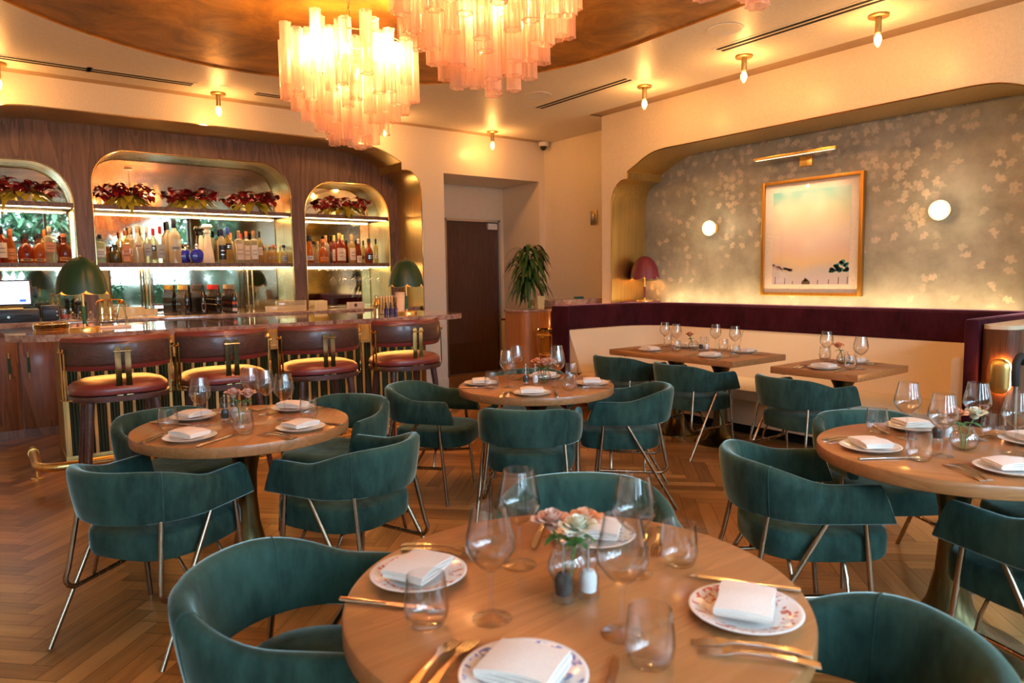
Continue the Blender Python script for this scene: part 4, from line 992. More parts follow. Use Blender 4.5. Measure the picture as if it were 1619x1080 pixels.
def back_bits():
    # ribbed glass dishes
    for x, y, r, h, lab in ((1.17, 8.02, 0.13, 0.10, 'wide ribbed glass bowl on the back counter right of the brass tool stand'), (1.37, 8.12, 0.065, 0.07, 'small round glass bowl beside the left brass shelf post')):
        t = thing('ribbed_bowl', lab, 'bowl', (x, y, CZ), 0, 'ribbed glass bowls')
        bm = B(); lathe(bm, [(0, 0.006), (r * 0.8, 0.006), (r, 0.012), (r, h), (r * 0.96, h), (r * 0.96, 0.016)], 60, f=lambda th, rr, z: (rr * (1 + 0.012 * cos(30 * th)), z)); finish(bm, 'bowl', M['amberlit'], t)
    # dark soda bottles in four files
    def soda():
        t = thing('soda_bottle', '', 'bottle', (0, 0, CZ))
        bm = B(); lathe(bm, [(0, 0.002), (0.029, 0.0), (0.032, 0.008), (0.032, 0.165), (0.029, 0.195), (0.016, 0.235), (0.0125, 0.27), (0.0135, 0.285), (0.012, 0.295), (0, 0.295)], 20); finish(bm, 'bottle_body', M['cola'], t)
        return t
    kinds = []
    for nm, cap, lab in (('gold', (0.75, 0.45, 0.12), None), ('black', (0.02, 0.02, 0.02), 'oval'), ('red', (0.7, 0.03, 0.02), 'line'), ('brown', (0.35, 0.24, 0.12), 'square')):
        t = soda()
        bm = B(); lathe(bm, [(0.0148, 0.262), (0.0155, 0.30), (0.012, 0.312), (0, 0.313)], 16); finish(bm, 'cap', plain('%s_foil' % nm, cap, 0.4), t)
        if lab == 'oval':
            bm = B(); P = []
            for k in range(24):
                a = 2 * pi * k / 24; P.append((0.022 * cos(a), 0.085 + 0.055 * sin(a)))
            holed(bm, P, [], lambda u, z: Vector((0.0325 * sin(u / 0.0325), -0.0325 * cos(u / 0.0325) - 0.0004, z))); finish(bm, 'label_sticker', M['paper'], t)
            bm = B(); tube(bm, [(0.0325 * sin(0.013 * cos(a) / 0.0325), -0.0334, 0.088 + 0.02 * sin(a)) for a in [2 * pi * k / 16 for k in range(16)]], 0.0012, 5, closed=True); finish(bm, 'emblem_ring', plain('maroon_print', (0.25, 0.03, 0.06), 0.5), t)
        elif lab == 'square':
            bm = B(); P = [(-0.024, 0.02), (0.024, 0.02), (0.024, 0.125), (-0.024, 0.125)]
            vs = []
            for i in range(9):
                u = -0.9 + 1.8 * i / 8; vs.append([bm.verts.new((0.0324 * sin(u), -0.0324 * cos(u), z)) for z in (0.02, 0.055, 0.095, 0.125)])
            mats = []
            for a, b in zip(vs, vs[1:]):
                for k in range(3):
                    f = bm.faces.new((a[k], b[k], b[k + 1], a[k + 1])); f.material_index = (0, 1, 2)[k]
            finish(bm, 'label_sticker', [M['paper'], M['black'], plain('red_print', (0.65, 0.12, 0.05), 0.5)], t)
        elif lab == 'line':
            bm = B()
            for z in (0.10, 0.155): tube(bm, [(0.0325 * cos(a), 0.0325 * sin(a), z) for a in [2 * pi * k / 20 for k in range(20)]], 0.001, 4, closed=True)
            finish(bm, 'label_print', M['brass'], t)
        kinds.append(t)
    X = (1.69, 1.85, 2.0, 2.17)
    fl = ('dark soda bottle with gold foil neck, front of the leftmost file', 'dark soda bottle with round cream label, front of the second file', 'dark soda bottle with red cap, front of the third file', 'dark soda bottle with square striped label, front of the right file')
    bl = ('dark soda bottle in the file behind the gold foil one', 'dark soda bottle in the file behind the cream labelled one', 'red capped dark soda bottle in the file behind the third front one', 'dark soda bottle in the file behind the striped labelled one')
    for k, t in enumerate(kinds):
        t.location = (X[k], 7.95, CZ); t['label'] = fl[k]; t['group'] = 'front soda bottles of four files'
        for j in range(1, 7): dup(t, (X[k] + 0.002 * j, 7.95 + 0.0685 * j, CZ), 0, bl[k], 'soda bottles in the file %s' % ('with gold foil', 'with cream label', 'with red caps', 'with striped labels')[k])
    # stacked trays / boxes lit from above
    for x0, x1, z1, y, lab in ((2.56, 3.02, 0.055, 8.10, 'long low frosted glass tray at the right of the middle arch'), (2.70, 3.05, 0.11, 8.16, 'taller frosted glass tray behind the low one at the pillar'), (3.13, 3.27, 0.10, 8.06, 'ribbed glass tumbler block at the left of the right arch')):
        bm = B(); box(bm, x0, x1, y - 0.04, y + 0.03 if z1 < 0.06 else y + 0.0255, CZ, CZ + z1, 0.006)
        if x0 < 2.6: pass
        o = finish(bm, 'glass_tray', M['amberlit']); tag(o, lab, 'tray', 'frosted glass trays')
    t = thing('drawer_box', '', 'box', (3.56, 7.86, CZ)); tag(t, 'pale paper box with dark emblem on the back counter in the right arch', 'box')
    bm = B(); box(bm, -0.10, 0.10, -0.03, 0.03, 0, 0.075, 0.002); finish(bm, 'carton', M['paper'], t)
    bm = B(); prism(bm, rrect(-0.032, 0.005, 0.018, 0.06, 0.015), -0.0012, 0.0012); e = finish(bm, 'emblem', M['bark'], t); e.rotation_euler = (RD(90), 0, 0); e.location = (0, -0.0316, 0)
    # at the right end of the bar
    t = thing('dropper_rack', 'clear acrylic rack of brass straws at the right end of the bar', 'rack', (3.10, 6.16, BZ))
    for a in ((-0.09, 0.10, -0.045, -0.041), (-0.09, 0.10, 0.041, 0.045), (-0.094, -0.09, -0.045, 0.045), (0.10, 0.104, -0.045, 0.045)):
        bm = B(); box(bm, a[0], a[1], a[2], a[3], 0.0, 0.185); finish(bm, 'panel', M['glass'], t, smooth=False)
    bm = B(); box(bm, -0.09, 0.10, -0.041, 0.041, 0.0, 0.006); finish(bm, 'floor_plate', M['glass'], t, smooth=False)
    for k in range(6):
        bm = B(); x = -0.07 + 0.03 * k; rod(bm, (x, 0.02, 0.007), (x + 0.004, 0.022, 0.18), 0.0085, seg=10); s_ = finish(bm, 'straw_bundle', M['shade_gold'], t)
    for k, (x, lab) in enumerate(((3.055, 'left'), (3.105, 'middle'), (3.155, 'right'))):
        t = thing('dropper_bottle', '%s one of three cobalt blue dropper bottles on the bar' % lab, 'bottle', (x, 6.06, BZ), 0, 'cobalt dropper bottles')
        bm = B(); lathe(bm, [(0, 0.0), (0.019, 0), (0.0205, 0.004), (0.0205, 0.055), (0.01, 0.068), (0.009, 0.075)], 20); finish(bm, 'bottle_body', M['cobalt'], t)
        bm = B(); lathe(bm, [(0.0115, 0.072), (0.0115, 0.088), (0.007, 0.090), (0.0075, 0.11), (0.004, 0.118), (0, 0.118)], 16); finish(bm, 'dropper', M['black'], t)
    t = thing('brass_shaker', 'brass cocktail shaker left of the blue dropper bottles', 'shaker', (2.965, 6.08, BZ))
    bm = B(); lathe(bm, [(0, 0), (0.028, 0), (0.034, 0.09), (0.034, 0.10)], 24); finish(bm, 'cup', M['brass_pol'], t)
    bm = B(); lathe(bm, [(0.034, 0.10), (0.022, 0.135), (0.016, 0.145), (0.015, 0.175), (0, 0.178)], 24); finish(bm, 'cap', M['brass_pol'], t)
    t = thing('paper_cup_stack', 'tall stack of white paper cups beside the right green lamp', 'paper cups', (3.40, 6.42, BZ))
    bm = B(); lathe(bm, [(0, 0), (0.040, 0.0), (0.049, 0.20), (0.0, 0.20)], 28); finish(bm, 'stack', M['paper'], t)
    bm = B()
    for k in range(6): lathe(bm, [(0.047 + 0.0004 * k, 0.150 + 0.01 * k), (0.0515, 0.153 + 0.01 * k), (0.047 + 0.0004 * k, 0.156 + 0.01 * k)], 28)
    finish(bm, 'rims', M['paper'], t)
    # hanging wine glasses below the right lower shelf
    first = None
    rail = B()
    for x in (3.44, 3.56, 3.68, 3.80, 3.92, 4.04): tube(rail, [(x, YW + 0.03, 1.553), (x, YW + 0.03, 1.525), (x, YM - 0.02, 1.525), (x, YM - 0.02, 1.553)], 0.003, 6)
    o = finish(rail, 'glass_rack', M['silver']); tag(o, 'wire stemware rack under the lower shelf of the right arch', 'rack')
    for k, x in enumerate((3.62, 3.74, 3.855, 3.985, 4.10)):
        lab = ('leftmost', 'second', 'middle', 'fourth', 'rightmost')[k] + ' wine glass hanging upside down in the right bar arch'
        if first is None:
            first = thing('hanging_wine_glass', lab, 'wine glass', (x, 8.32, 1.53), 0, 'wine glasses hanging in the bar arch')
            bm = B(); lathe(bm, [(0, 0), (0.033, 0.001), (0.034, -0.002), (0.006, -0.008), (0.0042, -0.02), (0.0042, -0.085), (0.006, -0.095)], 24); finish(bm, 'stem', M['glass'], first)
            bm = B(); lathe(bm, [(0.004, -0.093), (0.022, -0.106), (0.038, -0.128), (0.0405, -0.145), (0.036, -0.175), (0.029, -0.20), (0.0275, -0.20)], 28); finish(bm, 'bowl', M['glass'], first)
        else: dup(first, (x, 8.32, 1.53), 0, lab)
M['amberlit'] = shade_glass('frosted_ribbed_glass', (1, 0.95, 0.85), (0.95, 0.85, 0.68), 0.55, 1.2)
M['cola'] = plain('dark_brown_glass', (0.018, 0.009, 0.006), 0.08, 0, 0, 20, Coat_Weight=0.6)
M['cobalt'] = plain('cobalt_glass', (0.01, 0.012, 0.12), 0.08, 0, 0, 20, Coat_Weight=0.6)
back_bits()

# spirits on the lower shelves
GL = {}
def glass_col(c):
    k = tuple(c)
    if k not in GL: GL[k] = shade_glass('bottle_glass', tuple(min(1, 0.1 + x) for x in c), c, 0.45, 1.2)
    return GL[k]
def bottle(x, y, h, w, kind, col, cap, label, lab, capname='cap'):
    if y > 8.35: y = 8.432
    t = thing('spirit_bottle', label, 'bottle', (x, y, 1.609), 0, 'spirit bottles on the bar shelves')
    r = w / 2
    if kind == 'round':          # flat round flask
        bm = B(); n = 28; R = []
        for yy, s in ((-0.024, 0.80), (-0.016, 0.96), (0, 1.0), (0.016, 0.96), (0.024, 0.80)):
            R.append([bm.verts.new((r * s * cos(2 * pi * k / n), yy, r + 0.002 + r * s * sin(2 * pi * k / n))) for k in range(n)])
        for a, b in zip(R, R[1:]):
            for k in range(n): bm.faces.new((a[k], a[(k + 1) % n], b[(k + 1) % n], b[k]))
        bm.faces.new(R[0][::-1]); bm.faces.new(R[-1]); finish(bm, 'bottle_body', M['cobalt_clear'] if col == 'blue' else glass_col(col), t)
        bm = B(); tube(bm, [(r * 1.02 * cos(2 * pi * k / 30), 0, r + 0.002 + r * 1.02 * sin(2 * pi * k / 30)) for k in range(30)], 0.007, 8, closed=True); finish(bm, 'rim', M['silver'], t)
        bm = B(); lathe(bm, [(0.012, 2 * r), (0.012, 2 * r + 0.015), (0.02, 2 * r + 0.018), (0.014, 2 * r + 0.028), (0.022, 2 * r + 0.045), (0.01, 2 * r + 0.06), (0, 2 * r + 0.061)], 16); finish(bm, 'stopper', M['silver'], t)
        return t
    P = {'tall': [(0, 0.002), (0.92, 0), (1, 0.02), (1, 0.60), (0.93, 0.66), (0.42, 0.75), (0.34, 0.80), (0.34, 0.90), (0.38, 0.905), (0.38, 0.92)],
         'sq': [(0, 0.002), (0.95, 0), (1, 0.02), (1, 0.66), (0.9, 0.71), (0.36, 0.76), (0.33, 0.90), (0.38, 0.905), (0.38, 0.92)],
         'cone': [(0, 0.002), (0.95, 0), (1, 0.02), (0.92, 0.35), (0.7, 0.55), (0.4, 0.74), (0.34, 0.82), (0.34, 0.90), (0.4, 0.905), (0.4, 0.92)],
         'squat': [(0, 0.003), (0.85, 0), (1, 0.08), (1, 0.45), (0.8, 0.62), (0.36, 0.70), (0.33, 0.85), (0.4, 0.86), (0.4, 0.88)],
         'dec': [(0, 0.003), (0.8, 0), (0.92, 0.05), (1.0, 0.28), (0.96, 0.45), (0.7, 0.6), (0.35, 0.68), (0.32, 0.8), (0.4, 0.81), (0.4, 0.84)],
         'doll': [(0, 0.002), (0.95, 0), (1, 0.03), (0.9, 0.18), (0.62, 0.42), (0.55, 0.5), (0.5, 0.66), (0.36, 0.72), (0.34, 0.76)]}[kind]
    sq = kind == 'sq'
    def f(th, rr, z):
        if sq and rr > r * 0.6:
            c = max(abs(cos(th)), abs(sin(th))); return rr * min(1.25, 0.98 / c), z
        return rr, z
    bm = B(); lathe(bm, [(a * r, b * h) for a, b in P], 28, f=f); finish(bm, 'bottle_body', M[col] if isinstance(col, str) else glass_col(col), t)
    zt = P[-1][1] * h; rc = P[-1][0] * r
    bm = B()
    if kind == 'doll': lathe(bm, [(rc, zt), (rc * 1.5, zt + 0.01), (rc * 1.6, zt + 0.035), (rc * 0.9, zt + 0.05), (rc * 2.1, zt + 0.06), (rc * 2.5, zt + 0.075), (rc * 2.0, h), (0, h + 0.004)], 20)
    elif kind in ('dec', 'squat'): lathe(bm, [(0.3 * r, zt), (0.44 * r, zt + 0.003), (0.46 * r, (zt + h) / 2), (0.40 * r, h), (0, h + 0.002)], 16)
    else: lathe(bm, [(0.36 * r, h * 0.80 if kind != 'sq' else h * 0.85), (0.40 * r, h * 0.81 if kind != 'sq' else h * 0.86), (0.40 * r, h * 0.995), (0.3 * r, h), (0, h)], 16)
    finish(bm, capname, M[cap], t)
    if lab:
        bm = B(); z0, z1, col_ = lab
        prev = None
        for i in range(9):
            a = RD(-90 - 58 + 116 * i / 8)
            rr = r * 1.012
            if sq:
                c = max(abs(cos(a)), abs(sin(a))); rr = r * min(1.25, 0.98 / c) * 1.015
            cur = [bm.verts.new((rr * cos(a), rr * sin(a), z * h)) for z in (z0, z1)]
            if prev: bm.faces.new((prev[0], cur[0], cur[1], prev[1]))
            prev = cur
        finish(bm, 'label_sticker', M[col_], t)
        bm = B()
        for q in (0.35, 0.62):
            z = (z0 + (z1 - z0) * q) * h
            strip(bm, [((r * 1.03 if not sq else r * 0.985 / max(abs(cos(RD(a))), abs(sin(RD(a)))) * 1.03) * cos(RD(a)), (r * 1.03 if not sq else r * 0.985 / max(abs(cos(RD(a))), abs(sin(RD(a)))) * 1.03) * sin(RD(a)), z) for a in (-120, -105, -90, -75, -60)], 0.006, 0.0008, (0, 0, 1))
        finish(bm, 'label_print', M['bark' if col_ != 'black' else 'silver'], t)
    return t
for nm, c in (('cap_black', (0.012, 0.012, 0.014)), ('cap_red', (0.55, 0.02, 0.02)), ('cap_blue', (0.03, 0.04, 0.40)), ('cap_wood', (0.42, 0.22, 0.09)), ('cap_gold', (0.75, 0.48, 0.16)), ('cap_white', (0.85, 0.78, 0.66)), ('cap_orange', (0.75, 0.22, 0.06)), ('lab_cream', (0.78, 0.62, 0.46)), ('lab_orange', (0.72, 0.26, 0.05)), ('lab_white', (0.80, 0.74, 0.68)), ('lab_grey', (0.40, 0.42, 0.45))):
    M[nm] = plain(nm, c, 0.4)
M['frosted'] = shade_glass('frosted_bottle_glass', (1, 0.92, 0.78), (0.98, 0.86, 0.66), 0.85, 0.7)
M['cobalt_clear'] = plain('royal_blue_ceramic', (0.02, 0.03, 0.42), 0.12, 0, 0, 20, Coat_Weight=0.5)
M['ornate'] = plain('painted_white_ceramic', (0.80, 0.66, 0.52), 0.3, 0, 0, 90)
M['diamond_dark'] = plain('diamond_cut_dark_glass', (0.06, 0.05, 0.015), 0.12, 0, 0.5, 60, Coat_Weight=0.5)
AM = (0.90, 0.34, 0.06); RDK = (0.66, 0.11, 0.03); CL = (0.95, 0.86, 0.68); PG = (0.80, 0.92, 0.72); PALE = (0.95, 0.70, 0.28)
BOTTLES = [
    (0.150, 8.305, 0.348, 0.100, 'tall', RDK, 'cap_black', 'red amber bottle with cream label at the left frame edge', (0.14, 0.55, 'lab_cream')),
    (0.224, 8.305, 0.326, 0.089, 'cone', AM, 'cap_orange', 'slim amber bottle with sloping shoulders beside the cream labelled one', (0.1, 0.42, 'lab_orange')),
    (0.342, 8.305, 0.281, 0.120, 'dec', RDK, 'cap_black', 'left of two diamond cut amber decanters in the left bar arch', (0.06, 0.14, 'cap_gold')),
    (0.450, 8.305, 0.283, 0.115, 'dec', AM, 'cap_black', 'right of two diamond cut amber decanters in the left bar arch', (0.06, 0.14, 'cap_gold')),
    (0.539, 8.305, 0.360, 0.104, 'sq', CL, 'cap_white', 'clear square rum bottle with orange label in the left bar arch', (0.3, 0.56, 'lab_orange')),
    (0.505, 8.400, 0.334, 0.074, 'tall', PALE, 'cap_orange', 'orange capped bottle behind the clear square rum bottle', None),
    (0.658, 8.305, 0.289, 0.117, 'squat', RDK, 'cap_orange', 'squat ruby bottle with orange stopper next to the left pillar', (0.06, 0.2, 'lab_orange')),
    (0.941, 8.400, 0.249, 0.045, 'sq', PG, 'cap_black', 'pale bottle half hidden at the left end of the middle arch', None),
    (0.969, 8.305, 0.290, 0.095, 'sq', PG, 'cap_black', 'pale green square gin bottle at the left end of the middle arch', (0.2, 0.5, 'lab_white')),
    (1.061, 8.400, 0.179, 0.058, 'squat', AM, 'cap_wood', 'small amber bottle peeking out left of the dark faceted flask', None),
    (1.101, 8.305, 0.189, 0.121, 'squat', 'diamond_dark', 'cap_black', 'dark faceted squat flask in the middle arch', None),
    (1.172, 8.400, 0.334, 0.058, 'tall', CL, 'cap_orange', 'clear bottle with orange cap behind the orange labelled one', None),
    (1.200, 8.305, 0.335, 0.093, 'sq', PALE, 'cap_orange', 'square bottle with large orange label in the middle arch', (0.05, 0.55, 'lab_orange')),
    (1.262, 8.400, 0.383, 0.079, 'tall', 'frosted', 'cap_wood', 'frosted bottle behind, right of the orange labelled square bottle', (0.2, 0.42, 'lab_white')),
    (1.316, 8.305, 0.398, 0.104, 'cone', 'frosted', 'frosted', 'frosted white bottle with long pale neck, left in the middle arch', (0.4, 0.5, 'lab_cream')),
    (1.383, 8.400, 0.400, 0.066, 'tall', CL, 'cap_white', 'clear bottle behind the frosted one with the long pale neck', None),
    (1.409, 8.305, 0.401, 0.085, 'cone', CL, 'cap_white', 'clear bottle with grey printed label right of the frosted white one', (0.18, 0.5, 'lab_grey')),
    (1.464, 8.305, 0.369, 0.059, 'tall', CL, 'cap_red', 'thin clear bottle with red cap and small dark tag', (0.35, 0.5, 'black')),
    (1.535, 8.305, 0.392, 0.086, 'tall', CL, 'cap_red', 'clear bottle with bright red cap and grey oval label', (0.12, 0.5, 'lab_grey')),
    (1.638, 8.400, 0.456, 0.088, 'tall', 'frosted', 'cap_black', 'tall frosted bottle standing behind the tallest one', None),
    (1.677, 8.305, 0.471, 0.121, 'tall', 'frosted', 'cap_black', 'tallest frosted bottle with long black cap in the middle arch', (0.3, 0.38, 'lab_grey')),
    (1.806, 8.400, 0.233, 0.150, 'round', 'blue', 'cap_gold', 'round blue flask half hidden left of the bright blue round flask', None),
    (1.896, 8.305, 0.244, 0.150, 'round', 'blue', 'cap_gold', 'bright blue round flask with silver rim in the middle arch', None),
    (1.978, 8.400, 0.412, 0.111, 'doll', 'ornate', 'cap_black', 'ornate white bell shaped bottle behind the front bell shaped one', None),
    (2.016, 8.305, 0.428, 0.137, 'doll', 'ornate', 'cap_white', 'ornate white bell shaped bottle with ball stopper in front', None),
    (2.164, 8.305, 0.383, 0.090, 'tall', CL, 'cap_black', 'clear bottle with black ladder label and blue tinted neck', (0.1, 0.52, 'black')),
    (2.217, 8.400, 0.377, 0.056, 'tall', CL, 'cap_blue', 'blue capped bottle hidden behind the black labelled one', None),
    (2.233, 8.305, 0.400, 0.077, 'tall', PALE, 'cap_blue', 'yellow bottle with tall blue cap and black diamond emblem', (0.38, 0.55, 'black')),
    (2.301, 8.400, 0.350, 0.064, 'tall', CL, 'cap_orange', 'orange capped clear bottle behind the blue capped yellow one', None),
    (2.352, 8.305, 0.367, 0.092, 'sq', CL, 'cap_wood', 'square clear tequila bottle, left of the red banded pair', (0.1, 0.6, 'lab_cream')),
    (2.414, 8.400, 0.339, 0.057, 'sq', CL, 'cap_red', 'red capped square bottle behind the tequila pair', None),
    (2.437, 8.305, 0.363, 0.082, 'sq', CL, 'cap_orange', 'square clear tequila bottle with a red band, right of its twin', (0.1, 0.55, 'lab_cream')),
    (2.519, 8.305, 0.372, 0.086, 'sq', CL, 'cap_wood', 'square clear bottle with grey band between tequila and thin amber bottle', (0.12, 0.55, 'lab_white')),
    (2.588, 8.305, 0.367, 0.065, 'tall', PALE, 'cap_black', 'thin amber bottle with small black stopper right of the square bottles', (0.25, 0.5, 'lab_cream')),
    (2.647, 8.305, 0.199, 0.072, 'squat', PALE, 'cap_gold', 'leftmost of five small round gold bottles in the middle arch', None),
    (2.695, 8.305, 0.211, 0.072, 'squat', PALE, 'cap_gold', 'second from left of five small round gold bottles', None),
    (2.743, 8.305, 0.216, 0.076, 'squat', PALE, 'cap_orange', 'centre one of five small round gold bottles', None),
    (2.816, 8.400, 0.206, 0.059, 'squat', PALE, 'cap_orange', 'fourth from left of five small round gold bottles, set back', None),
    (2.826, 8.305, 0.209, 0.066, 'squat', PALE, 'cap_gold', 'rightmost of five small round gold bottles', None),
    (2.867, 8.305, 0.214, 0.088, 'dec', CL, 'cap_black', 'small clear decanter with black stopper at the right of the middle arch', (0.1, 0.4, 'lab_grey')),
    (3.178, 8.305, 0.337, 0.097, 'cone', AM, 'cap_black', 'amber bottle with white label at the left of the right bar arch', (0.1, 0.26, 'lab_white')),
    (3.247, 8.400, 0.336, 0.083, 'cone', CL, 'cap_black', 'pale bottle behind the leftmost one in the right bar arch', None),
    (3.355, 8.305, 0.295, 0.121, 'dec', AM, 'cap_orange', 'round shouldered whiskey bottle with low orange label', (0.08, 0.25, 'lab_orange')),
    (3.447, 8.400, 0.349, 0.092, 'tall', CL, 'cap_wood', 'pale tall bottle right behind the round shouldered whiskey bottle', None),
    (3.340, 8.400, 0.276, 0.076, 'dec', CL, 'cap_wood', 'small pale bottle left behind the round shouldered whiskey bottle', None),
    (3.574, 8.305, 0.370, 0.112, 'tall', RDK, 'cap_gold', 'dark red bottle with large cream label in the right bar arch', (0.08, 0.5, 'lab_cream')),
    (3.556, 8.400, 0.352, 0.078, 'tall', RDK, 'cap_gold', 'cream labelled red bottle at the left behind its front twin', (0.08, 0.5, 'lab_cream')),
    (3.666, 8.400, 0.362, 0.078, 'tall', RDK, 'cap_gold', 'cream labelled red bottle at the right behind its front twin', (0.08, 0.5, 'lab_cream')),
    (3.735, 8.305, 0.359, 0.093, 'tall', PALE, 'cap_gold', 'pale bottle with pink cream label near the middle of the right arch', (0.1, 0.53, 'lab_cream')),
    (3.826, 8.305, 0.309, 0.082, 'cone', RDK, 'cap_white', 'small red bottle with angled cream label', (0.02, 0.3, 'lab_cream')),
    (3.970, 8.305, 0.312, 0.107, 'dec', RDK, 'cap_black', 'round red bottle with black label, second from right', (0.1, 0.4, 'black')),
    (4.068, 8.305, 0.310, 0.060, 'tall', PALE, 'cap_black', 'thin amber bottle with tall black cap, rightmost in the right arch', (0.2, 0.35, 'lab_white')),
]
for b_ in BOTTLES: bottle(b_[0], b_[1], b_[2], b_[3], b_[4], b_[5], b_[6], b_[7], b_[8])

# leafy plants on the upper shelves
def leaf(bm, p, d, L, wd, rng, curl=0.3, seg=4):
    """a curved blade from p along d, with a pointed oval outline folded on its midrib"""
    d = Vector(d).normalized(); s = d.cross(Vector((0, 0, 1)))
    if s.length < 0.1: s = Vector((1, 0, 0))
    s.normalize(); n = s.cross(d); prev = None
    for i in range(seg + 1):
        t = i / seg
        c = Vector(p) + d * (L * t) - Vector((0, 0, 1)) * (curl * L * t * t)
        w = wd * sin(pi * min(0.97, 0.12 + 0.88 * t)) ** 0.7 * (1 - 0.25 * t)
        if i == seg: w = 0.001
        cur = [bm.verts.new(c - s * w + n * w * 0.25), bm.verts.new(c), bm.verts.new(c + s * w + n * w * 0.25)]
        if prev:
            bm.faces.new((prev[0], prev[1], cur[1], cur[0])); bm.faces.new((prev[1], prev[2], cur[2], cur[1]))
        prev = cur
def rest(bm):
    for v in bm.verts:
        if v.co.y > -0.17: v.co.z = max(v.co.z, 0.003)
        v.co.y = min(v.co.y, 0.15)
def shelf_plants():
    rng = random.Random(5)
    for x, w, lab in ((0.36, 0.28, 'red leaf plant on the upper shelf of the left bar arch'), (1.25, 0.27, 'red leaf plant at the left of the middle upper shelf'), (1.91, 0.27, 'red leaf plant in the centre of the middle upper shelf'), (2.56, 0.27, 'red leaf plant at the right of the middle upper shelf'), (3.66, 0.33, 'red leaf plant on the upper shelf of the right bar arch'), (-0.24, 0.2, 'red leaf plant at the frame edge on the left upper shelf')):
        t = thing('red_leaf_plant', lab, 'plant', (x, 8.33, 2.1985), 0, 'red leaf plants on the upper shelves')
        bm = B(); lathe(bm, [(0, 0), (0.055, 0), (0.068, 0.075), (0.06, 0.075), (0.055, 0.06), (0, 0.06)], 20); finish(bm, 'pot', M['paper'], t)
        bm = B()
        for k in range(20):
            a = rng.uniform(0, 2 * pi); sx = cos(a) * w * rng.uniform(0.2, 0.95); sy = sin(a) * 0.055 - 0.03
            p = (sx * 0.45, sy * 0.4, 0.06 + rng.uniform(0, 0.05))
            leaf(bm, p, (sx * 2.2, sy * 2 - 0.05, rng.uniform(-0.05, 0.10)), rng.uniform(0.12, 0.20), rng.uniform(0.045, 0.065), rng, 0.75)
        rest(bm); finish(bm, 'green_leaves', M['leaf_yellow'], t, ang=80)
        bm = B(); st = B()
        for k in range(44):
            a = rng.uniform(0, 2 * pi); rr = rng.uniform(0.1, 1) ** 0.5
            sx = cos(a) * w * rr; sy = sin(a) * 0.07 * rr - 0.035
            z = 0.08 + rng.uniform(0.0, 0.16) * (1 - 0.45 * rr) + 0.03
            if k % 3 == 0: tube(st, spline([(sx * 0.15, sy * 0.3, 0.06), (sx * 0.6, sy * 0.6, z * 0.9), (sx, sy, z)], 3), 0.0022, 5)
            # cupped bloom: a few overlapping dark red leaves
            for q in range(4):
                b = rng.uniform(0, 2 * pi)
                leaf(bm, (sx, sy, z), (cos(b), sin(b) * 0.7, rng.uniform(-0.5, 0.6)), rng.uniform(0.05, 0.085), rng.uniform(0.026, 0.040), rng, 0.5, 3)
        finish(st, 'stems', M['stem_green'], t); rest(bm); finish(bm, 'red_leaves', M['leaf_red'], t, ang=80)
shelf_plants()

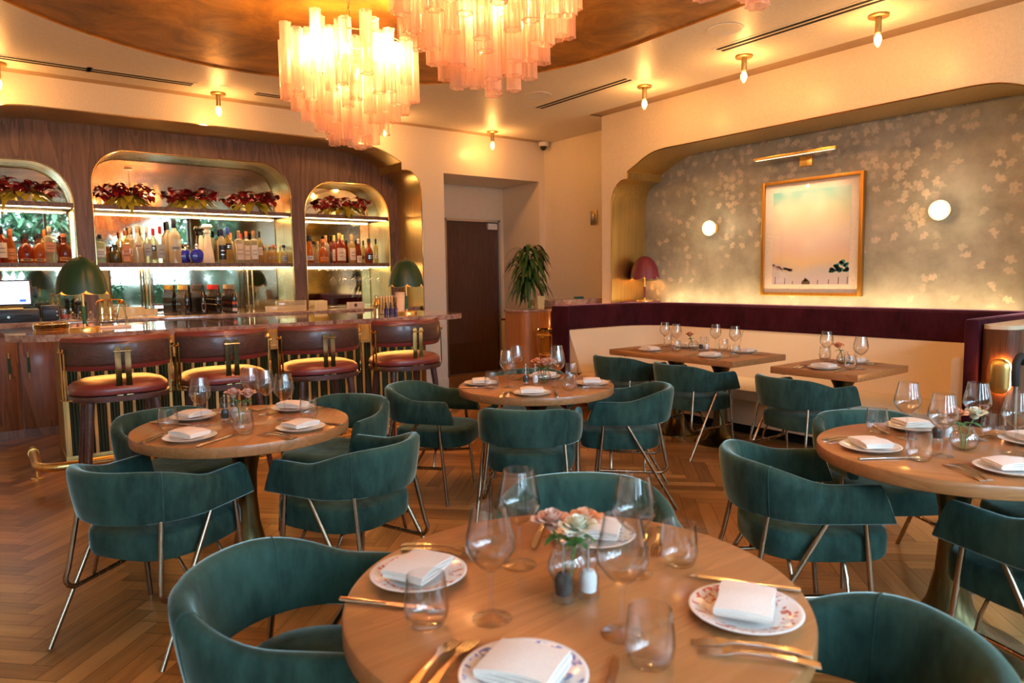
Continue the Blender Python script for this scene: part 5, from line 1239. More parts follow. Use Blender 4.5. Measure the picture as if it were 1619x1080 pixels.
# ------------------------------------------------------------------ host stand, tray stand, ice bucket, plant
def host():
    t = thing('host_stand', 'host stand of warm wood with marble tops behind the left end of the banquette', 'host stand', (5.3, 6.2, 0), 0)
    ox, oy = 5.3, 6.2
    bm = B(); prism(bm, rrect(4.79 - ox, 5.22 - ox, 6.12 - oy, 6.55 - oy, 0.10, 8), 0.0, 1.005); finish(bm, 'cabinet', M['host_wood'], t)
    bm = B(); prism(bm, rrect(4.775 - ox, 5.235 - ox, 6.105 - oy, 6.565 - oy, 0.11, 8), 1.0055, 1.032, 0.004); finish(bm, 'cabinet_top', M['marble'], t)
    bm = B(); box(bm, 5.36 - ox, 5.82 - ox, 6.18 - oy, 6.55 - oy, 0.0, 1.055); finish(bm, 'desk_body', M['host_wood'], t, smooth=False)
    bm = B(); box(bm, 5.245 - ox, 6.10 - ox, 6.13 - oy, 6.60 - oy, 1.056, 1.128, 0.004); finish(bm, 'desk_top', M['marble'], t)
    bm = B(); prism(bm, rrect(5.25 - ox, 5.352 - ox, 6.14 - oy, 6.54 - oy, 0.03), 0, 1.055); finish(bm, 'glow_panel', M['host_wood'], t)
    t2 = thing('pill_sconce', 'small brass pill sconce glowing on the host stand behind the ice bucket', 'sconce', (5.385, 6.13, 0.74))
    bm = B(); tube(bm, [(0, -0.02, -0.06), (0, -0.02, -0.04), (0, -0.02, 0.06), (0, -0.02, 0.08)], [0.02, 0.04, 0.04, 0.02], 16); finish(bm, 'cap', M['brass'], t2)
    bm = B(); box(bm, -0.02, 0.02, 0.002, 0.03, -0.05, 0.07); finish(bm, 'bracket', M['brass_dark'], t2)
    light('POINT', 'sconce_glow', (5.44, 6.10, 0.86), 1.5, WARM, 0.02); light('POINT', 'sconce_glow', (5.32, 6.08, 0.66), 0.8, WARM, 0.02)
    b = B(); prism(b, [(-0.06, -0.03), (0.07, -0.01), (0.05, 0.04), (-0.04, 0.05)], 0, 0.022, 0.004); o = finish(b, 'teal_holder', M['teal']); o.location = (5.85, 6.38, 1.1285); tag(o, 'small teal holder on the marble host stand top', 'holder')
    # plant in a glass vase with a gold bag beside it
    rng = random.Random(9)
    t = thing('dracaena_plant', 'drooping dark green dracaena in a clear vase on the host stand', 'plant', (5.03, 6.33, 1.0325))
    bm = B(); lathe(bm, [(0, 0.004), (0.045, 0.0), (0.048, 0.01), (0.052, 0.2), (0.049, 0.2), (0.045, 0.012)], 24); finish(bm, 'vase', M['glass'], t)
    bm = B()
    for k in range(5):
        a = k * 1.3; tube(bm, spline([(0.02 * cos(a), 0.02 * sin(a), 0.01), (0.015 * sin(a), 0.01, 0.2), (0.05 * cos(a), 0.05 * sin(a), 0.36), (0.07 * cos(a), 0.07 * sin(a), 0.5)], 3), 0.009, 6)
    finish(bm, 'stems', M['stem_green'], t)
    bm = B()
    for k in range(170):
        a = rng.uniform(0, 2 * pi); z = 0.24 + 0.46 * rng.random() ** 0.8
        p = Vector((0.03 * cos(a), 0.03 * sin(a), z)); L = rng.uniform(0.24, 0.38) * (1.0 if z < 0.6 else 0.9)
        d = Vector((cos(a), sin(a), rng.uniform(0.35, 1.25) if z > 0.42 else rng.uniform(-0.1, 0.6))).normalized(); prev = None; w0 = rng.uniform(0.014, 0.022)
        s = d.cross(Vector((0, 0, 1))).normalized()
        pos = p.copy(); dd = d.copy()
        for i in range(8):
            w = w0 * min(1, 0.5 + i * 0.35) * (1 if i < 6 else (0.55 if i == 6 else 0.05))
            cur = [bm.verts.new(pos - s * w), bm.verts.new(pos + Vector((0, 0, -0.004))), bm.verts.new(pos + s * w)]
            if prev: bm.faces.new((prev[0], prev[1], cur[1], cur[0])); bm.faces.new((prev[1], prev[2], cur[2], cur[1]))
            prev = cur; pos = pos + dd * (L / 7); dd = (dd + Vector((0, 0, -0.42))).normalized()
    # a low leaf hanging by the vase
    leaf(bm, (-0.05, 0.0, 0.16), (-0.6, -0.1, -0.2), 0.13, 0.018, rng, 0.8)
    for v in bm.verts: v.co.z = max(v.co.z, 0.012)
    finish(bm, 'foliage', M['leaf_green'], t, ang=80)
    t = thing('gold_bag', 'small gold paper bag between the plant vase and the marble desk top', 'bag', (5.155, 6.30, 1.0325))
    bm = B(); vs = box(bm, -0.045, 0.045, -0.03, 0.03, 0, 0.145)
    for v in bm.verts:
        if v.co.z > 0.1: v.co.x *= 1.25; v.co.y *= 0.9; v.co.z += 0.01 * sin(v.co.x * 60)
    finish(bm, 'bag_body', M['shade_gold'], t, smooth=False)
    bm = B(); tube(bm, spline([(-0.03, -0.02, 0.145), (-0.02, -0.02, 0.17), (0.02, -0.02, 0.17), (0.03, -0.02, 0.145)], 4), 0.002, 5); finish(bm, 'handle', M['bark'], t)
    # folding tray stand
    t = thing('tray_stand', 'folded dark red wood tray stand leaning beside the host stand', 'tray stand', (5.62, 7.36, 0), 0.12)
    for y in (-0.07, 0.07):
        bm = B(); box(bm, -0.20, 0.20, y - 0.014, y + 0.014, 0.835, 0.862, 0.004); finish(bm, 'top_rail', M['stand_wood'], t)
    for sx in (-1, 1):
        bm = B(); strip(bm, [(sx * 0.185, -0.07, 0.84), (sx * 0.05, 0.05, 0.02)], 0.03, 0.02, (0, 1, 0)); finish(bm, 'leg', M['stand_wood'], t)
        bm = B(); strip(bm, [(sx * 0.06, 0.07, 0.84), (sx * 0.17, -0.05, 0.02)], 0.03, 0.02, (0, 1, 0)); finish(bm, 'leg', M['stand_wood'], t)
    bm = B(); strip(bm, [(-0.17, 0, 0.22), (0.17, 0, 0.22)], 0.025, 0.014, (0, 0, 1)); finish(bm, 'stretcher', M['stand_wood'], t)
    for x in (-0.08, 0.04):
        bm = B(); strip(bm, spline([(x - 0.055, -0.07, 0.833), (x - 0.045, -0.03, 0.70), (x, 0, 0.63), (x + 0.045, 0.03, 0.70), (x + 0.055, 0.07, 0.833)], 4), 0.035, 0.003, (0.5, -1, 0)); finish(bm, 'strap', M['black_rubber'], t)
    # ice bucket on its stand
    t = thing('ice_bucket', 'tapered brass ice bucket in a brass stand by the end of the banquette', 'ice bucket', (4.93, 5.87, 0), 0.3)
    bm = B(); lathe(bm, [(0, 0.555), (0.085, 0.555), (0.092, 0.565), (0.125, 0.80), (0.136, 0.812), (0.136, 0.825), (0.125, 0.828), (0.118, 0.80), (0.088, 0.575), (0, 0.57)], 40); finish(bm, 'bucket', M['brass_pol'], t)
    for sx in (-1, 1):
        bm = B(); tube(bm, [(sx * (0.127 + 0.028 * abs(sin(a))), 0.03 * cos(a), 0.745 + 0.0 * a) for a in [pi * k / 8 for k in range(9)]], 0.006, 8); finish(bm, 'handle', M['brass_pol'], t)
    bm = B()
    tube(bm, [(0.13 * cos(2 * pi * k / 28), 0.13 * sin(2 * pi * k / 28), 0.765) for k in range(28)], 0.006, 8, closed=True)
    tube(bm, [(0.108 * cos(2 * pi * k / 28), 0.108 * sin(2 * pi * k / 28), 0.548) for k in range(28)], 0.006, 8, closed=True)
    for k in range(4):
        a = pi / 4 + k * pi / 2; tube(bm, [(0.136 * cos(a), 0.136 * sin(a), 0.77), (0.112 * cos(a), 0.112 * sin(a), 0.54), (0.10 * cos(a), 0.10 * sin(a), 0.4), (0.14 * cos(a), 0.14 * sin(a), 0.0)], 0.006, 8)
    rod(bm, (-0.105, 0, 0.546), (0.105, 0, 0.546), 0.005); rod(bm, (0, -0.105, 0.546), (0, 0.105, 0.546), 0.005)
    finish(bm, 'stand', M['brass'], t)
    # wall fittings
    t = thing('wall_strobe', 'small brass coloured wall strobe on the cream jog wall', 'wall fitting', (XJ, 6.60, 2.15))
    bm = B(); box(bm, -0.02, -0.001, -0.06, 0.06, -0.09, 0.09, 0.006); finish(bm, 'plate', M['brass_dark'], t)
    bm = B(); box(bm, -0.045, -0.02, -0.03, 0.03, -0.05, 0.05, 0.008); finish(bm, 'lens', M['steel'], t)
    t = thing('light_switch', 'cream light switch plate on the side of the door recess', 'switch', (6.235, 8.19, 1.19))
    bm = B(); box(bm, -0.008, -0.0005, -0.06, 0.06, -0.06, 0.06, 0.002); finish(bm, 'plate', M['white_plastic'], t)
    for y in (-0.025, 0.025):
        bm = B(); box(bm, -0.013, -0.008, y - 0.013, y + 0.013, -0.03, 0.03, 0.002); finish(bm, 'rocker', M['white_plastic'], t)
M['stand_wood'] = wood('mahogany', (0.10, 0.015, 0.010), (0.22, 0.04, 0.025), (10, 10, 1), 0.35)
host()

# ------------------------------------------------------------------ banquette
def banquette():
    t = thing('banquette', 'built in banquette with cream seat and burgundy velvet top along the ivy wall', 'banquette', (5.6, 3.6, 0), 0)
    ox, oy = 5.6, 3.6
    def off(P): return [(x - ox, y - oy) for x, y in P]
    def path(dist):
        """plan line of the back, dist metres out from the cushion face toward the walls"""
        r = 0.42 + dist; cx, cy_ = 6.00 - 0.42, 5.43 - 0.42
        P = [(4.83, 5.43 + dist)] + [(cx + r * cos(RD(a)), cy_ + r * sin(RD(a))) for a in range(90, -1, -9)] + [(6.00 + dist, 1.80)]
        return off(P)
    def wall_band(bm, sec):
        """sweep section [(dist, z)] along the back"""
        rows = [path(d) for d, z in sec]
        n = len(rows[0]); V = [[bm.verts.new((rows[i][k][0], rows[i][k][1], sec[i][1])) for k in range(n)] for i in range(len(sec))]
        m = len(sec)
        for i in range(m):
            a, b = V[i], V[(i + 1) % m]
            for k in range(n - 1): bm.faces.new((a[k], a[k + 1], b[k + 1], b[k]))
        bm.faces.new([V[i][0] for i in range(m)]); bm.faces.new([V[i][-1] for i in range(m)][::-1])
    bm = B(); wall_band(bm, [(0.02, 0.835), (0.02, 1.07), (0.035, 1.088), (0.06, 1.094), (0.20, 1.094), (0.215, 1.085), (0.22, 0.835)]); finish(bm, 'velvet_top', M['purple_velvet'], t)
    bm = B(); wall_band(bm, [(-0.20, 0.41), (-0.012, 0.815), (0.0, 0.838), (0.03, 0.846), (0.05, 0.834), (0.05, 0.40)]); finish(bm, 'back_cushion', M['cream_linen'], t)
    bm = B(); wall_band(bm, [(0.055, 0.0), (0.055, 0.834), (0.22, 0.834), (0.22, 0.0)]); finish(bm, 'back_panel', M['host_wood'], t, smooth=False)
    # seat
    def seat_path(front):
        return off([(4.83, 4.62 + 0.0), (5.02, 4.62), (5.10, 4.58), (5.13, 4.50), (5.13, 1.80), (5.86, 1.80), (5.86, 5.0), (5.60, 5.27), (4.83, 5.27)])
    S = seat_path(0)
    bm = B(); prism(bm, S, 0.315, 0.408, 0.028); finish(bm, 'seat_cushion', M['cream_linen'], t)
    S2 = off([(4.86, 4.66), (5.06, 4.66), (5.17, 4.55), (5.17, 1.82), (5.84, 1.82), (5.84, 5.0), (5.58, 5.24), (4.86, 5.24)])
    bm = B(); prism(bm, S2, 0.10, 0.3145); finish(bm, 'seat_base', M['cream_linen'], t, smooth=False)
    S3 = off([(4.94, 4.74), (5.12, 4.74), (5.27, 4.6), (5.27, 1.9), (5.80, 1.9), (5.80, 4.98), (5.55, 5.2), (4.94, 5.2)])
    bm = B(); prism(bm, S3, 0.0, 0.0995); finish(bm, 'plinth', M['slot'], t, smooth=False)
    # seams of the cushions
    for y in (4.13, 2.98):
        bm = B(); strip(bm, [(5.80 - ox - 0.002, y - oy, 0.42), (5.988 - ox - 0.003, y - oy, 0.815), (6.0 - ox - 0.002, y - oy, 0.838)], 0.004, 0.003, (0, 1, 0)); finish(bm, 'seam', M['seam'], t)
        bm = B(); strip(bm, [(6.0185 - ox, y - oy, 0.84), (6.0185 - ox, y - oy, 1.068)], 0.004, 0.003, (0, 1, 0)); finish(bm, 'seam', M['slot'], t)
    # left end panel and right arm
    bm = B(); box(bm, 4.79 - ox, 4.828 - ox, 5.405 - oy, 5.66 - oy, 0, 1.094, 0.015); finish(bm, 'end_panel', M['purple_velvet'], t)
    bm = B(); box(bm, 4.96 - ox, 6.40 - ox, 1.715 - oy, 1.798 - oy, 0, 1.094, 0.018); finish(bm, 'end_panel', M['purple_velvet'], t)
    bm = B(); box(bm, 5.02 - ox, 5.95 - ox, 1.80 - oy, 1.90 - oy, 0.41, 0.846, 0.04); finish(bm, 'arm_cushion', M['cream_linen'], t)
    # light strip in the gap behind the velvet
    bm = B(); box(bm, 6.25 - ox, 6.29 - ox, 1.9 - oy, 5.50 - oy, 1.03, 1.05); finish(bm, 'light_strip', M['led_soft'], t, smooth=False)
    light('AREA', 'cove_light', (6.27, 3.75, 1.075), 4.5, (1.0, 0.62, 0.26), 3.6, 0.02, (0.5, 0, 1), along=(0, 1, 0))
    # the ledge closing the gap below the lamp
    bm = B(); box(bm, 5.95 - ox, 6.36 - ox, 5.52 - oy, 5.78 - oy, 1.065, 1.0915, 0.003); finish(bm, 'lamp_ledge', M['purple_velvet'], t)
    # wooden outer face of the right arm
    t2 = thing('wood_end_screen', 'curved walnut screen with a glowing brass pill sconce at the right end of the banquette', 'screen', (5.6, 1.60, 0))
    bm = B(); prism(bm, rrect(4.95 - 5.6, 6.3 - 5.6, 1.495 - 1.60, 1.712 - 1.60, 0.085, 10), 0, 1.035, 0.004); finish(bm, 'panel', M['screen_wood'], t2)
    bm = B(); prism(bm, rrect(4.975 - 5.6, 6.29 - 5.6, 1.52 - 1.60, 1.712 - 1.60, 0.07, 10), 1.0355, 1.06, 0.004); finish(bm, 'top_cap', M['cream_linen'], t2)
    t3 = thing('pill_sconce', 'large brass pill sconce glowing on the curved walnut screen at right', 'sconce', (4.9495, 1.572, 0.755))
    bm = B()
    prof = [(0.0, 0.108), (0.025, 0.105), (0.045, 0.091), (0.054, 0.068), (0.056, 0.05), (0.056, -0.05), (0.054, -0.068), (0.045, -0.091), (0.025, -0.105), (0, -0.108)]
    lathe(bm, prof, 28)
    for v in bm.verts: v.co.x = v.co.x * 0.5 - 0.050
    finish(bm, 'cover', M['brass'], t3)
    bm = B(); box(bm, -0.03, 0.0, -0.02, 0.02, -0.04, 0.04); finish(bm, 'bracket', M['brass_dark'], t3)
    bm = B(); prism(bm, rrect(-0.052, 0.052, -0.102, 0.102, 0.05, 8), 0, 0.003); g = finish(bm, 'light_plate', M['sconce_led'], t3); g.rotation_euler = (RD(90), 0, RD(90)); g.location = (-0.017, 0, 0)
M['sconce_led'] = glow('sconce_light_plate', (1.0, 0.40, 0.09), 40)
M['seam'] = plain('cream_seam', (0.55, 0.42, 0.26), 0.8)
M['screen_wood'] = wood('screen_walnut', (0.045, 0.013, 0.005), (0.15, 0.05, 0.017), (34, 34, 0.6), 0.35)
banquette()

# ------------------------------------------------------------------ ivy wall: picture, picture light, sconces
def wall_art():
    t = thing('framed_picture', 'gold framed pastel cloudscape hanging on the ivy wall', 'picture', (XN - 0.0, 3.675, 1.745))
    w, h = 0.515, 0.567
    bm = B()
    for a in ((-w, -w + 0.032, -h, h), (w - 0.032, w, -h, h), (-w + 0.032, w - 0.032, h - 0.032, h), (-w + 0.032, w - 0.032, -h, -h + 0.032)): box(bm, -0.055, -0.001, a[0], a[1], a[2], a[3], 0.003)
    finish(bm, 'frame', M['gold_frame'], t)
    bm = B(); box(bm, -0.03, -0.012, -w + 0.03, w - 0.03, -h + 0.03, h - 0.03); finish(bm, 'mat_board', M['mat_white'], t, smooth=False)
    bm = B(); box(bm, -0.032, -0.0302, -0.395, 0.395, -0.455, 0.455)
    a = finish(bm, 'painting', M['art'], t, smooth=False)
    rng = random.Random(4)
    bm = B()
    def blob(y, z, r):
        c = bm.verts.new((-0.0326, y, z)); R = [bm.verts.new((-0.0326, max(-0.394, min(0.394, y + r * cos(2 * pi * q / 12))), z + r * 0.8 * sin(2 * pi * q / 12))) for q in range(12)]
        for q in range(12): bm.faces.new((c, R[q], R[(q + 1) % 12]))
    for k in range(40):
        u = rng.random(); y = -0.385 + 0.17 * u; blob(y, -0.335 + rng.random() * 0.12 * (1 - u) ** 0.6, rng.uniform(0.012, 0.024))
    finish(bm, 'painted_trees', M['teal_paint'], a, smooth=False)
    bm = B()
    for k in range(26):
        u = rng.random(); blob(0.385 - 0.20 * u, -0.315 + rng.random() * 0.06 * (1 - u), rng.uniform(0.010, 0.02))
    finish(bm, 'painted_far_trees', M['lilac_paint'], a, smooth=False)
    bm = B()
    for y, hh in ((0.36, 0.07), (0.255, 0.06), (0.17, 0.03), (-0.09, 0.04), (-0.2, 0.045), (-0.295, 0.065), (-0.38, 0.07)):
        holed(bm, [(y - 0.004, -0.452), (y + 0.004, -0.452), (y + 0.001, -0.452 + hh), (y - 0.006, -0.452 + hh)], [], lambda yy, zz: Vector((-0.0327, yy, zz)))
    blob(0.03, -0.443, 0.045); blob(0.03, -0.415, 0.02); blob(0.035, -0.40, 0.01)
    for v in bm.verts:
        if v.co.z < -0.4545: v.co.z = -0.4545
    finish(bm, 'painted_posts', M['bark'], a, smooth=False)
    bm = B(); box(bm, -0.037, -0.0355, -w + 0.03, w - 0.03, -h + 0.03, h - 0.03); finish(bm, 'glazing', M['glazing'], t, smooth=False)
    # picture light
    t = thing('picture_light', 'long brass picture light above the gold framed cloudscape', 'picture light', (XN, 3.74, 2.50))
    bm = B(); box(bm, -0.022, -0.001, -0.065, 0.065, -0.075, 0.02, 0.003); finish(bm, 'wall_plate', M['brass'], t)
    bm = B(); rod(bm, (-0.02, 0, 0.0), (-0.235, 0, 0.02), 0.009); finish(bm, 'arm', M['brass'], t)
    bm = B(); box(bm, -0.255, -0.22, -0.42, 0.42, 0.008, 0.034, 0.003); finish(bm, 'bar', M['brass'], t)
    bm = B(); box(bm, -0.248, -0.227, -0.40, 0.40, 0.0062, 0.0078); finish(bm, 'light_strip', M['led_faint'], t, smooth=False)
    pl = light('AREA', 'picture_glow', (XN - 0.235, 3.74, 2.503), 2.6, (1.0, 0.72, 0.42), 0.8, 0.02, (0.16, 0, -1), along=(0, 1, 0)); pl.data.spread = RD(75)
    # opal wall sconces
    first = None
    for y, z, lab in ((4.80, 1.90, 'round opal wall sconce on the ivy wall left of the picture'), (2.508, 1.90, 'round opal wall sconce on the ivy wall right of the picture')):
        if first is None:
            first = t = thing('opal_sconce', lab, 'sconce', (XN, y, z), 0, 'opal sconces on the ivy wall')
            bm = B(); tube(bm, [(-0.001, 0, 0), (-0.012, 0, 0)], 0.055, 28); tube(bm, [(-0.012, 0, 0), (-0.07, 0, 0)], 0.04, 24); finish(bm, 'backplate', M['brass'], t)
            bm = B()
            lathe(bm, [(0.042, 0.065), (0.075, 0.075), (0.083, 0.095), (0.078, 0.115), (0.055, 0.133), (0.025, 0.141), (0, 0.143)], 28)
            bmesh.ops.rotate(bm, cent=(0, 0, 0), matrix=Matrix.Rotation(RD(-90), 3, 'Y'), verts=bm.verts)
            finish(bm, 'opal_shade', M['bulb_soft'], t)
        else: dup(first, (XN, y, z), 0, lab)
        light('POINT', 'sconce_glow', (XN - 0.21, y, z), 1.8, (1.0, 0.72, 0.38), 0.06)
M['led_faint'] = glow('picture_light_strip', (1.0, 0.72, 0.40), 1.6)
M['gold_frame'] = brass('gold_frame', (0.62, 0.34, 0.08), 0.4)
M['mat_white'] = plain('cream_mat_board', (0.80, 0.68, 0.58), 0.9)
M['teal_paint'] = plain('teal_paint', (0.05, 0.27, 0.26), 0.6)
M['lilac_paint'] = plain('lilac_paint', (0.55, 0.42, 0.50), 0.6)
wall_art()

# ------------------------------------------------------------------ velvet armchairs
def make_chair(label):
    t = thing('velvet_armchair', label, 'chair', (0, 0, 0), 0, 'green velvet armchairs')
    A = 0.258; Bk = 0.235; TH = 0.027; YFR = 0.245
    path = []
    for k in range(8): path.append((Vector((-A, YFR * (1 - k / 8))), Vector((-1, 0))))
    for k in range(33):
        a = pi + pi * k / 32; path.append((Vector((A * cos(a), Bk * sin(a))), Vector((cos(a) / A, sin(a) / Bk)).normalized()))
    for k in range(1, 9): path.append((Vector((A, YFR * k / 8)), Vector((1, 0))))
    bm = B(); R = []; n = len(path)
    SEC = [(0.75, 0.0), (1.0, 0.06), (1.06, 0.35), (1.04, 0.75), (0.86, 0.93), (0.4, 0.995), (-0.1, 1.0), (-0.6, 0.97), (-0.92, 0.88), (-1.0, 0.7), (-1.0, 0.3), (-0.95, 0.06), (-0.7, 0.0)]
    for i, (p, nn) in enumerate(path):
        s = max(0, min(1, (0.05 - p.y) / 0.26)); s = s * s * (3 - 2 * s)
        zt = 0.648 + 0.064 * s; zb = 0.508
        e = min(i, n - 1 - i); end = max(0.0, 1 - e / 2.5)
        th = TH * (1 - 0.12 * end)
        lean = -0.018 * s
        ring = []
        for o, h in SEC:
            y = p.y + nn.y * o * th + (0.055 * (0.35 - h) * end if e < 3 else 0)
            x = p.x + nn.x * o * th
            # back leans out slightly at the top
            q = (h - 0.3) * 0.03 * s
            ring.append(bm.verts.new((x + nn.x * q, y + nn.y * q, zb + (zt - zb) * h)))
        R.append(ring)
    m = len(SEC)
    for a, b in zip(R, R[1:]):
        for k in range(m): bm.faces.new((a[k], a[(k + 1) % m], b[(k + 1) % m], b[k]))
    for ring, sg in ((R[0], 1), (R[-1], -1)):
        c = sum((v.co for v in ring), Vector()) / m; c.y += 0.012
        cv = bm.verts.new(c)
        for k in range(m): bm.faces.new((ring[k], ring[(k + 1) % m], cv))
    finish(bm, 'backrest', M['green_velvet'], t, ang=55)
    for sx in (-1, 1):          # upright seams where the back meets the arms
        a = RD(-90 + sx * 52); nn = Vector((cos(a) / A, sin(a) / Bk)).normalized(); p = Vector((A * cos(a), Bk * sin(a)))
        i = min(range(n), key=lambda k: (path[k][0] - p).length)
        bm = B(); tube(bm, [v.co + Vector((path[i][1].x, path[i][1].y, 0)) * 0.0004 for v in R_CO(i, path, SEC, TH)], 0.0022, 5); finish(bm, 'seam', M['green_velvet'], t)
    # seat cushion
    def se(s, n=44):
        out = []
        for k in range(n):
            a = 2 * pi * k / n; c, q = cos(a), sin(a); pw = 2 / 3.4
            x = 0.246 * abs(c) ** pw * (1 if c >= 0 else -1); y = 0.25 * abs(q) ** pw * (1 if q >= 0 else -1)
            if y < 0: x *= 1 - 0.12 * (-y / 0.25) ** 2
            out.append((x * s, 0.062 + y * s))
        return out
    bm = B(); R2 = []
    for s, z in ((0.92, 0.352), (0.98, 0.355), (1.0, 0.372), (1.0, 0.428), (0.98, 0.446), (0.92, 0.456), (0.7, 0.462), (0.35, 0.465)):
        R2.append([bm.verts.new((x, y, z)) for x, y in se(s)])
    for a, b in zip(R2, R2[1:]):
        for k in range(44): bm.faces.new((a[k], a[(k + 1) % 44], b[(k + 1) % 44], b[k]))
    bm.faces.new(R2[-1]); bm.faces.new(R2[0][::-1]); finish(bm, 'seat', M['green_velvet'], t, ang=60)
    # bronze frame
    for sx in (-1, 1):
        bm = B(); rod(bm, (sx * 0.258, 0.165, 0.515), (sx * 0.268, 0.215, 0.0), 0.0102, seg=12); finish(bm, 'leg', M['bronze'], t)
        bm = B(); rod(bm, (sx * 0.262, 0.03, 0.515), (sx * 0.272, -0.27, 0.0), 0.0102, seg=12); finish(bm, 'leg', M['bronze'], t)
        xs = sx * 0.232
        P = [(sx * 0.205, -0.165, 0.515), (sx * 0.225, -0.205, 0.30)] + [(sx * 0.232, -0.215 + 0.045 * (1 - cos(RD(a))), 0.262 - 0.045 * sin(RD(a))) for a in (0, 22, 45, 67, 90)] + [(sx * 0.24, 0.05, 0.224), (sx * 0.262, 0.192, 0.232)]
        bm = B(); tube(bm, P, 0.0098, 10); finish(bm, 'side_rail', M['bronze'], t)
    for y in (-0.08, 0.12):
        bm = B(); tube(bm, [(-0.245, y, 0.225), (-0.225, y, 0.29), (-0.19, y, 0.344), (0.19, y, 0.344), (0.225, y, 0.29), (0.245, y, 0.225)], 0.007, 8); finish(bm, 'seat_support', M['bronze'], t)
    return t
class _V:
    def __init__(s, co): s.co = co
def R_CO(i, path, SEC, TH):
    p, nn = path[i]
    s = max(0, min(1, (0.05 - p.y) / 0.26)); s = s * s * (3 - 2 * s)
    zt = 0.648 + 0.064 * s; zb = 0.508; out = []
    for o, h in SEC:
        q = (h - 0.3) * 0.03 * s
        out.append(_V(Vector((p.x + nn.x * o * TH + nn.x * q, p.y + nn.y * o * TH + nn.y * q, zb + (zt - zb) * h))))
    return out
CH = [  # x, y, facing in degrees from +X
    (0.555, 1.60, -42, 'green velvet armchair at the left of the front round table, cut by the bottom edge'),
    (1.47, 1.575, 234, 'green velvet armchair on the far side of the front round table, behind the flowers'),
    (1.245, 0.634, 138, 'dark green velvet armchair at the right of the front round table, at the bottom edge'),
    (0.481, 3.06, 35, 'teal looking velvet armchair with its back to us, left at the left round table'),
    (1.255, 2.832, 115, 'teal looking velvet armchair with its back to us, right at the left round table'),
    (0.74, 3.94, -75, 'olive looking velvet armchair tucked in at the far left of the left round table'),
    (1.565, 3.74, 213, 'green velvet armchair turned toward us at the far right of the left round table'),
    (2.263, 3.921, 308, 'green velvet armchair at the left of the centre round table, below the fourth bar stool'),
    (2.365, 2.988, 45, 'green velvet armchair seen squarely from behind at the centre round table'),
    (3.203, 3.033, 136.6, 'green velvet armchair in side view at the right of the centre round table'),
    (3.10, 3.90, 234, 'green velvet armchair mostly hidden beyond the centre round table'),
    (4.46, 4.26, 0, 'left of the two green velvet armchairs at the long rectangular table'),
    (4.425, 3.534, -6, 'right of the two green velvet armchairs at the long rectangular table'),
    (4.40, 2.581, -9, 'green velvet armchair with its back to us at the small square table'),
    (2.486, 1.479, 321.6, 'green velvet armchair at the left of the right round table, teal on its near arm'),
    (3.30, 1.53, 235, 'green velvet armchair turned toward us on the far left side of the right round table'),
    (2.68, 0.636, 71, 'dark green velvet armchair at the right frame edge below the right round table'),
    (3.42, 0.80, 155, 'green velvet armchair showing only its seat beyond the right round table'),
]
def chairs():
    c0 = make_chair(CH[0][3])
    for i, (x, y, a, lab) in enumerate(CH):
        if i == 0: c0.location = (x, y, 0); c0.rotation_euler = (0, 0, RD(a - 90))
        else: dup(c0, (x, y, 0), RD(a - 90), lab)
chairs()

# ------------------------------------------------------------------ tables
def pedestal(t, x=0, y=0, h=0.70, rb=0.27, rt=0.10):
    bm = B(); lathe(bm, [(0, 0), (rb, 0), (rb, 0.008), (rb * 0.96, 0.014), (rb * 0.72, 0.036), (rb * 0.45, 0.085), (rb * 0.28, 0.17), (0.052, 0.28), (0.044, 0.40), (0.047, 0.52), (0.062, 0.60), (rt * 0.9, 0.66), (rt * 1.15, h), (0, h)], 48, x, y)
    finish(bm, 'pedestal', M['pedestal'], t)
TAB = {}
def tables():
    def rt(key, x, y, lab, first=[None]):
        if first[0] is None:
            t = first[0] = thing('round_table', lab, 'table', (x, y, 0), 0, 'round oak dining tables')
            bm = B(); lathe(bm, [(0, 0.70), (0.462, 0.70), (0.468, 0.703), (0.47, 0.708), (0.47, 0.742), (0.468, 0.747), (0.462, 0.75), (0, 0.75)], 96); finish(bm, 'tabletop', M['oak_top'], t)
            pedestal(t)
        else: t = dup(first[0], (x, y, 0), random.uniform(0, 3), lab)
        TAB[key] = (x, y)
    rt('front', 0.938, 1.047, 'large looking round oak table nearest us at the bottom centre')
    rt('left', 0.91, 3.275, 'round oak table at left in front of the bar stools')
    rt('centre', 2.635, 3.265, 'round oak table in the middle distance before the host stand')
    rt('right', 2.805, 1.025, 'round oak table at the right edge of the frame')
    def sq(x0, x1, y0, y1, peds, lab, nm):
        t = thing(nm, lab, 'table', ((x0 + x1) / 2, (y0 + y1) / 2, 0), 0, 'rectangular oak dining tables')
        cx, cy_ = (x0 + x1) / 2, (y0 + y1) / 2
        bm = B(); box(bm, x0 - cx, x1 - cx, y0 - cy_, y1 - cy_, 0.702, 0.75, 0.003); finish(bm, 'tabletop', M['oak_top2'], t)
        for px, py in peds: pedestal(t, px, py - cy_, 0.702, 0.21)
        for sx in (-1, 1):
            for sy in (-1, 1):
                bm = B(); box(bm, sx * (x1 - x0) * 0.38 - 0.02, sx * (x1 - x0) * 0.38 + 0.02, sy * (y1 - y0) * 0.40 - 0.012, sy * (y1 - y0) * 0.40 + 0.012, 0.690, 0.7018); finish(bm, 'table_clip', M['slot'], t, smooth=False)
    sq(4.40, 5.105, 3.12, 4.405, ((0.07, 3.53), (0.11, 4.03)), 'long rectangular oak table by the banquette below the picture', 'rectangular_table')
    sq(4.372, 5.075, 2.172, 2.79, ((0.08, 2.49),), 'small square oak table by the banquette, right of the long one', 'square_table')
M['oak_top2'] = wood('oak_square_top', (0.30, 0.118, 0.038), (0.41, 0.180, 0.064), (8, 0.8, 8), 0.36, coat=0.25)
tables()

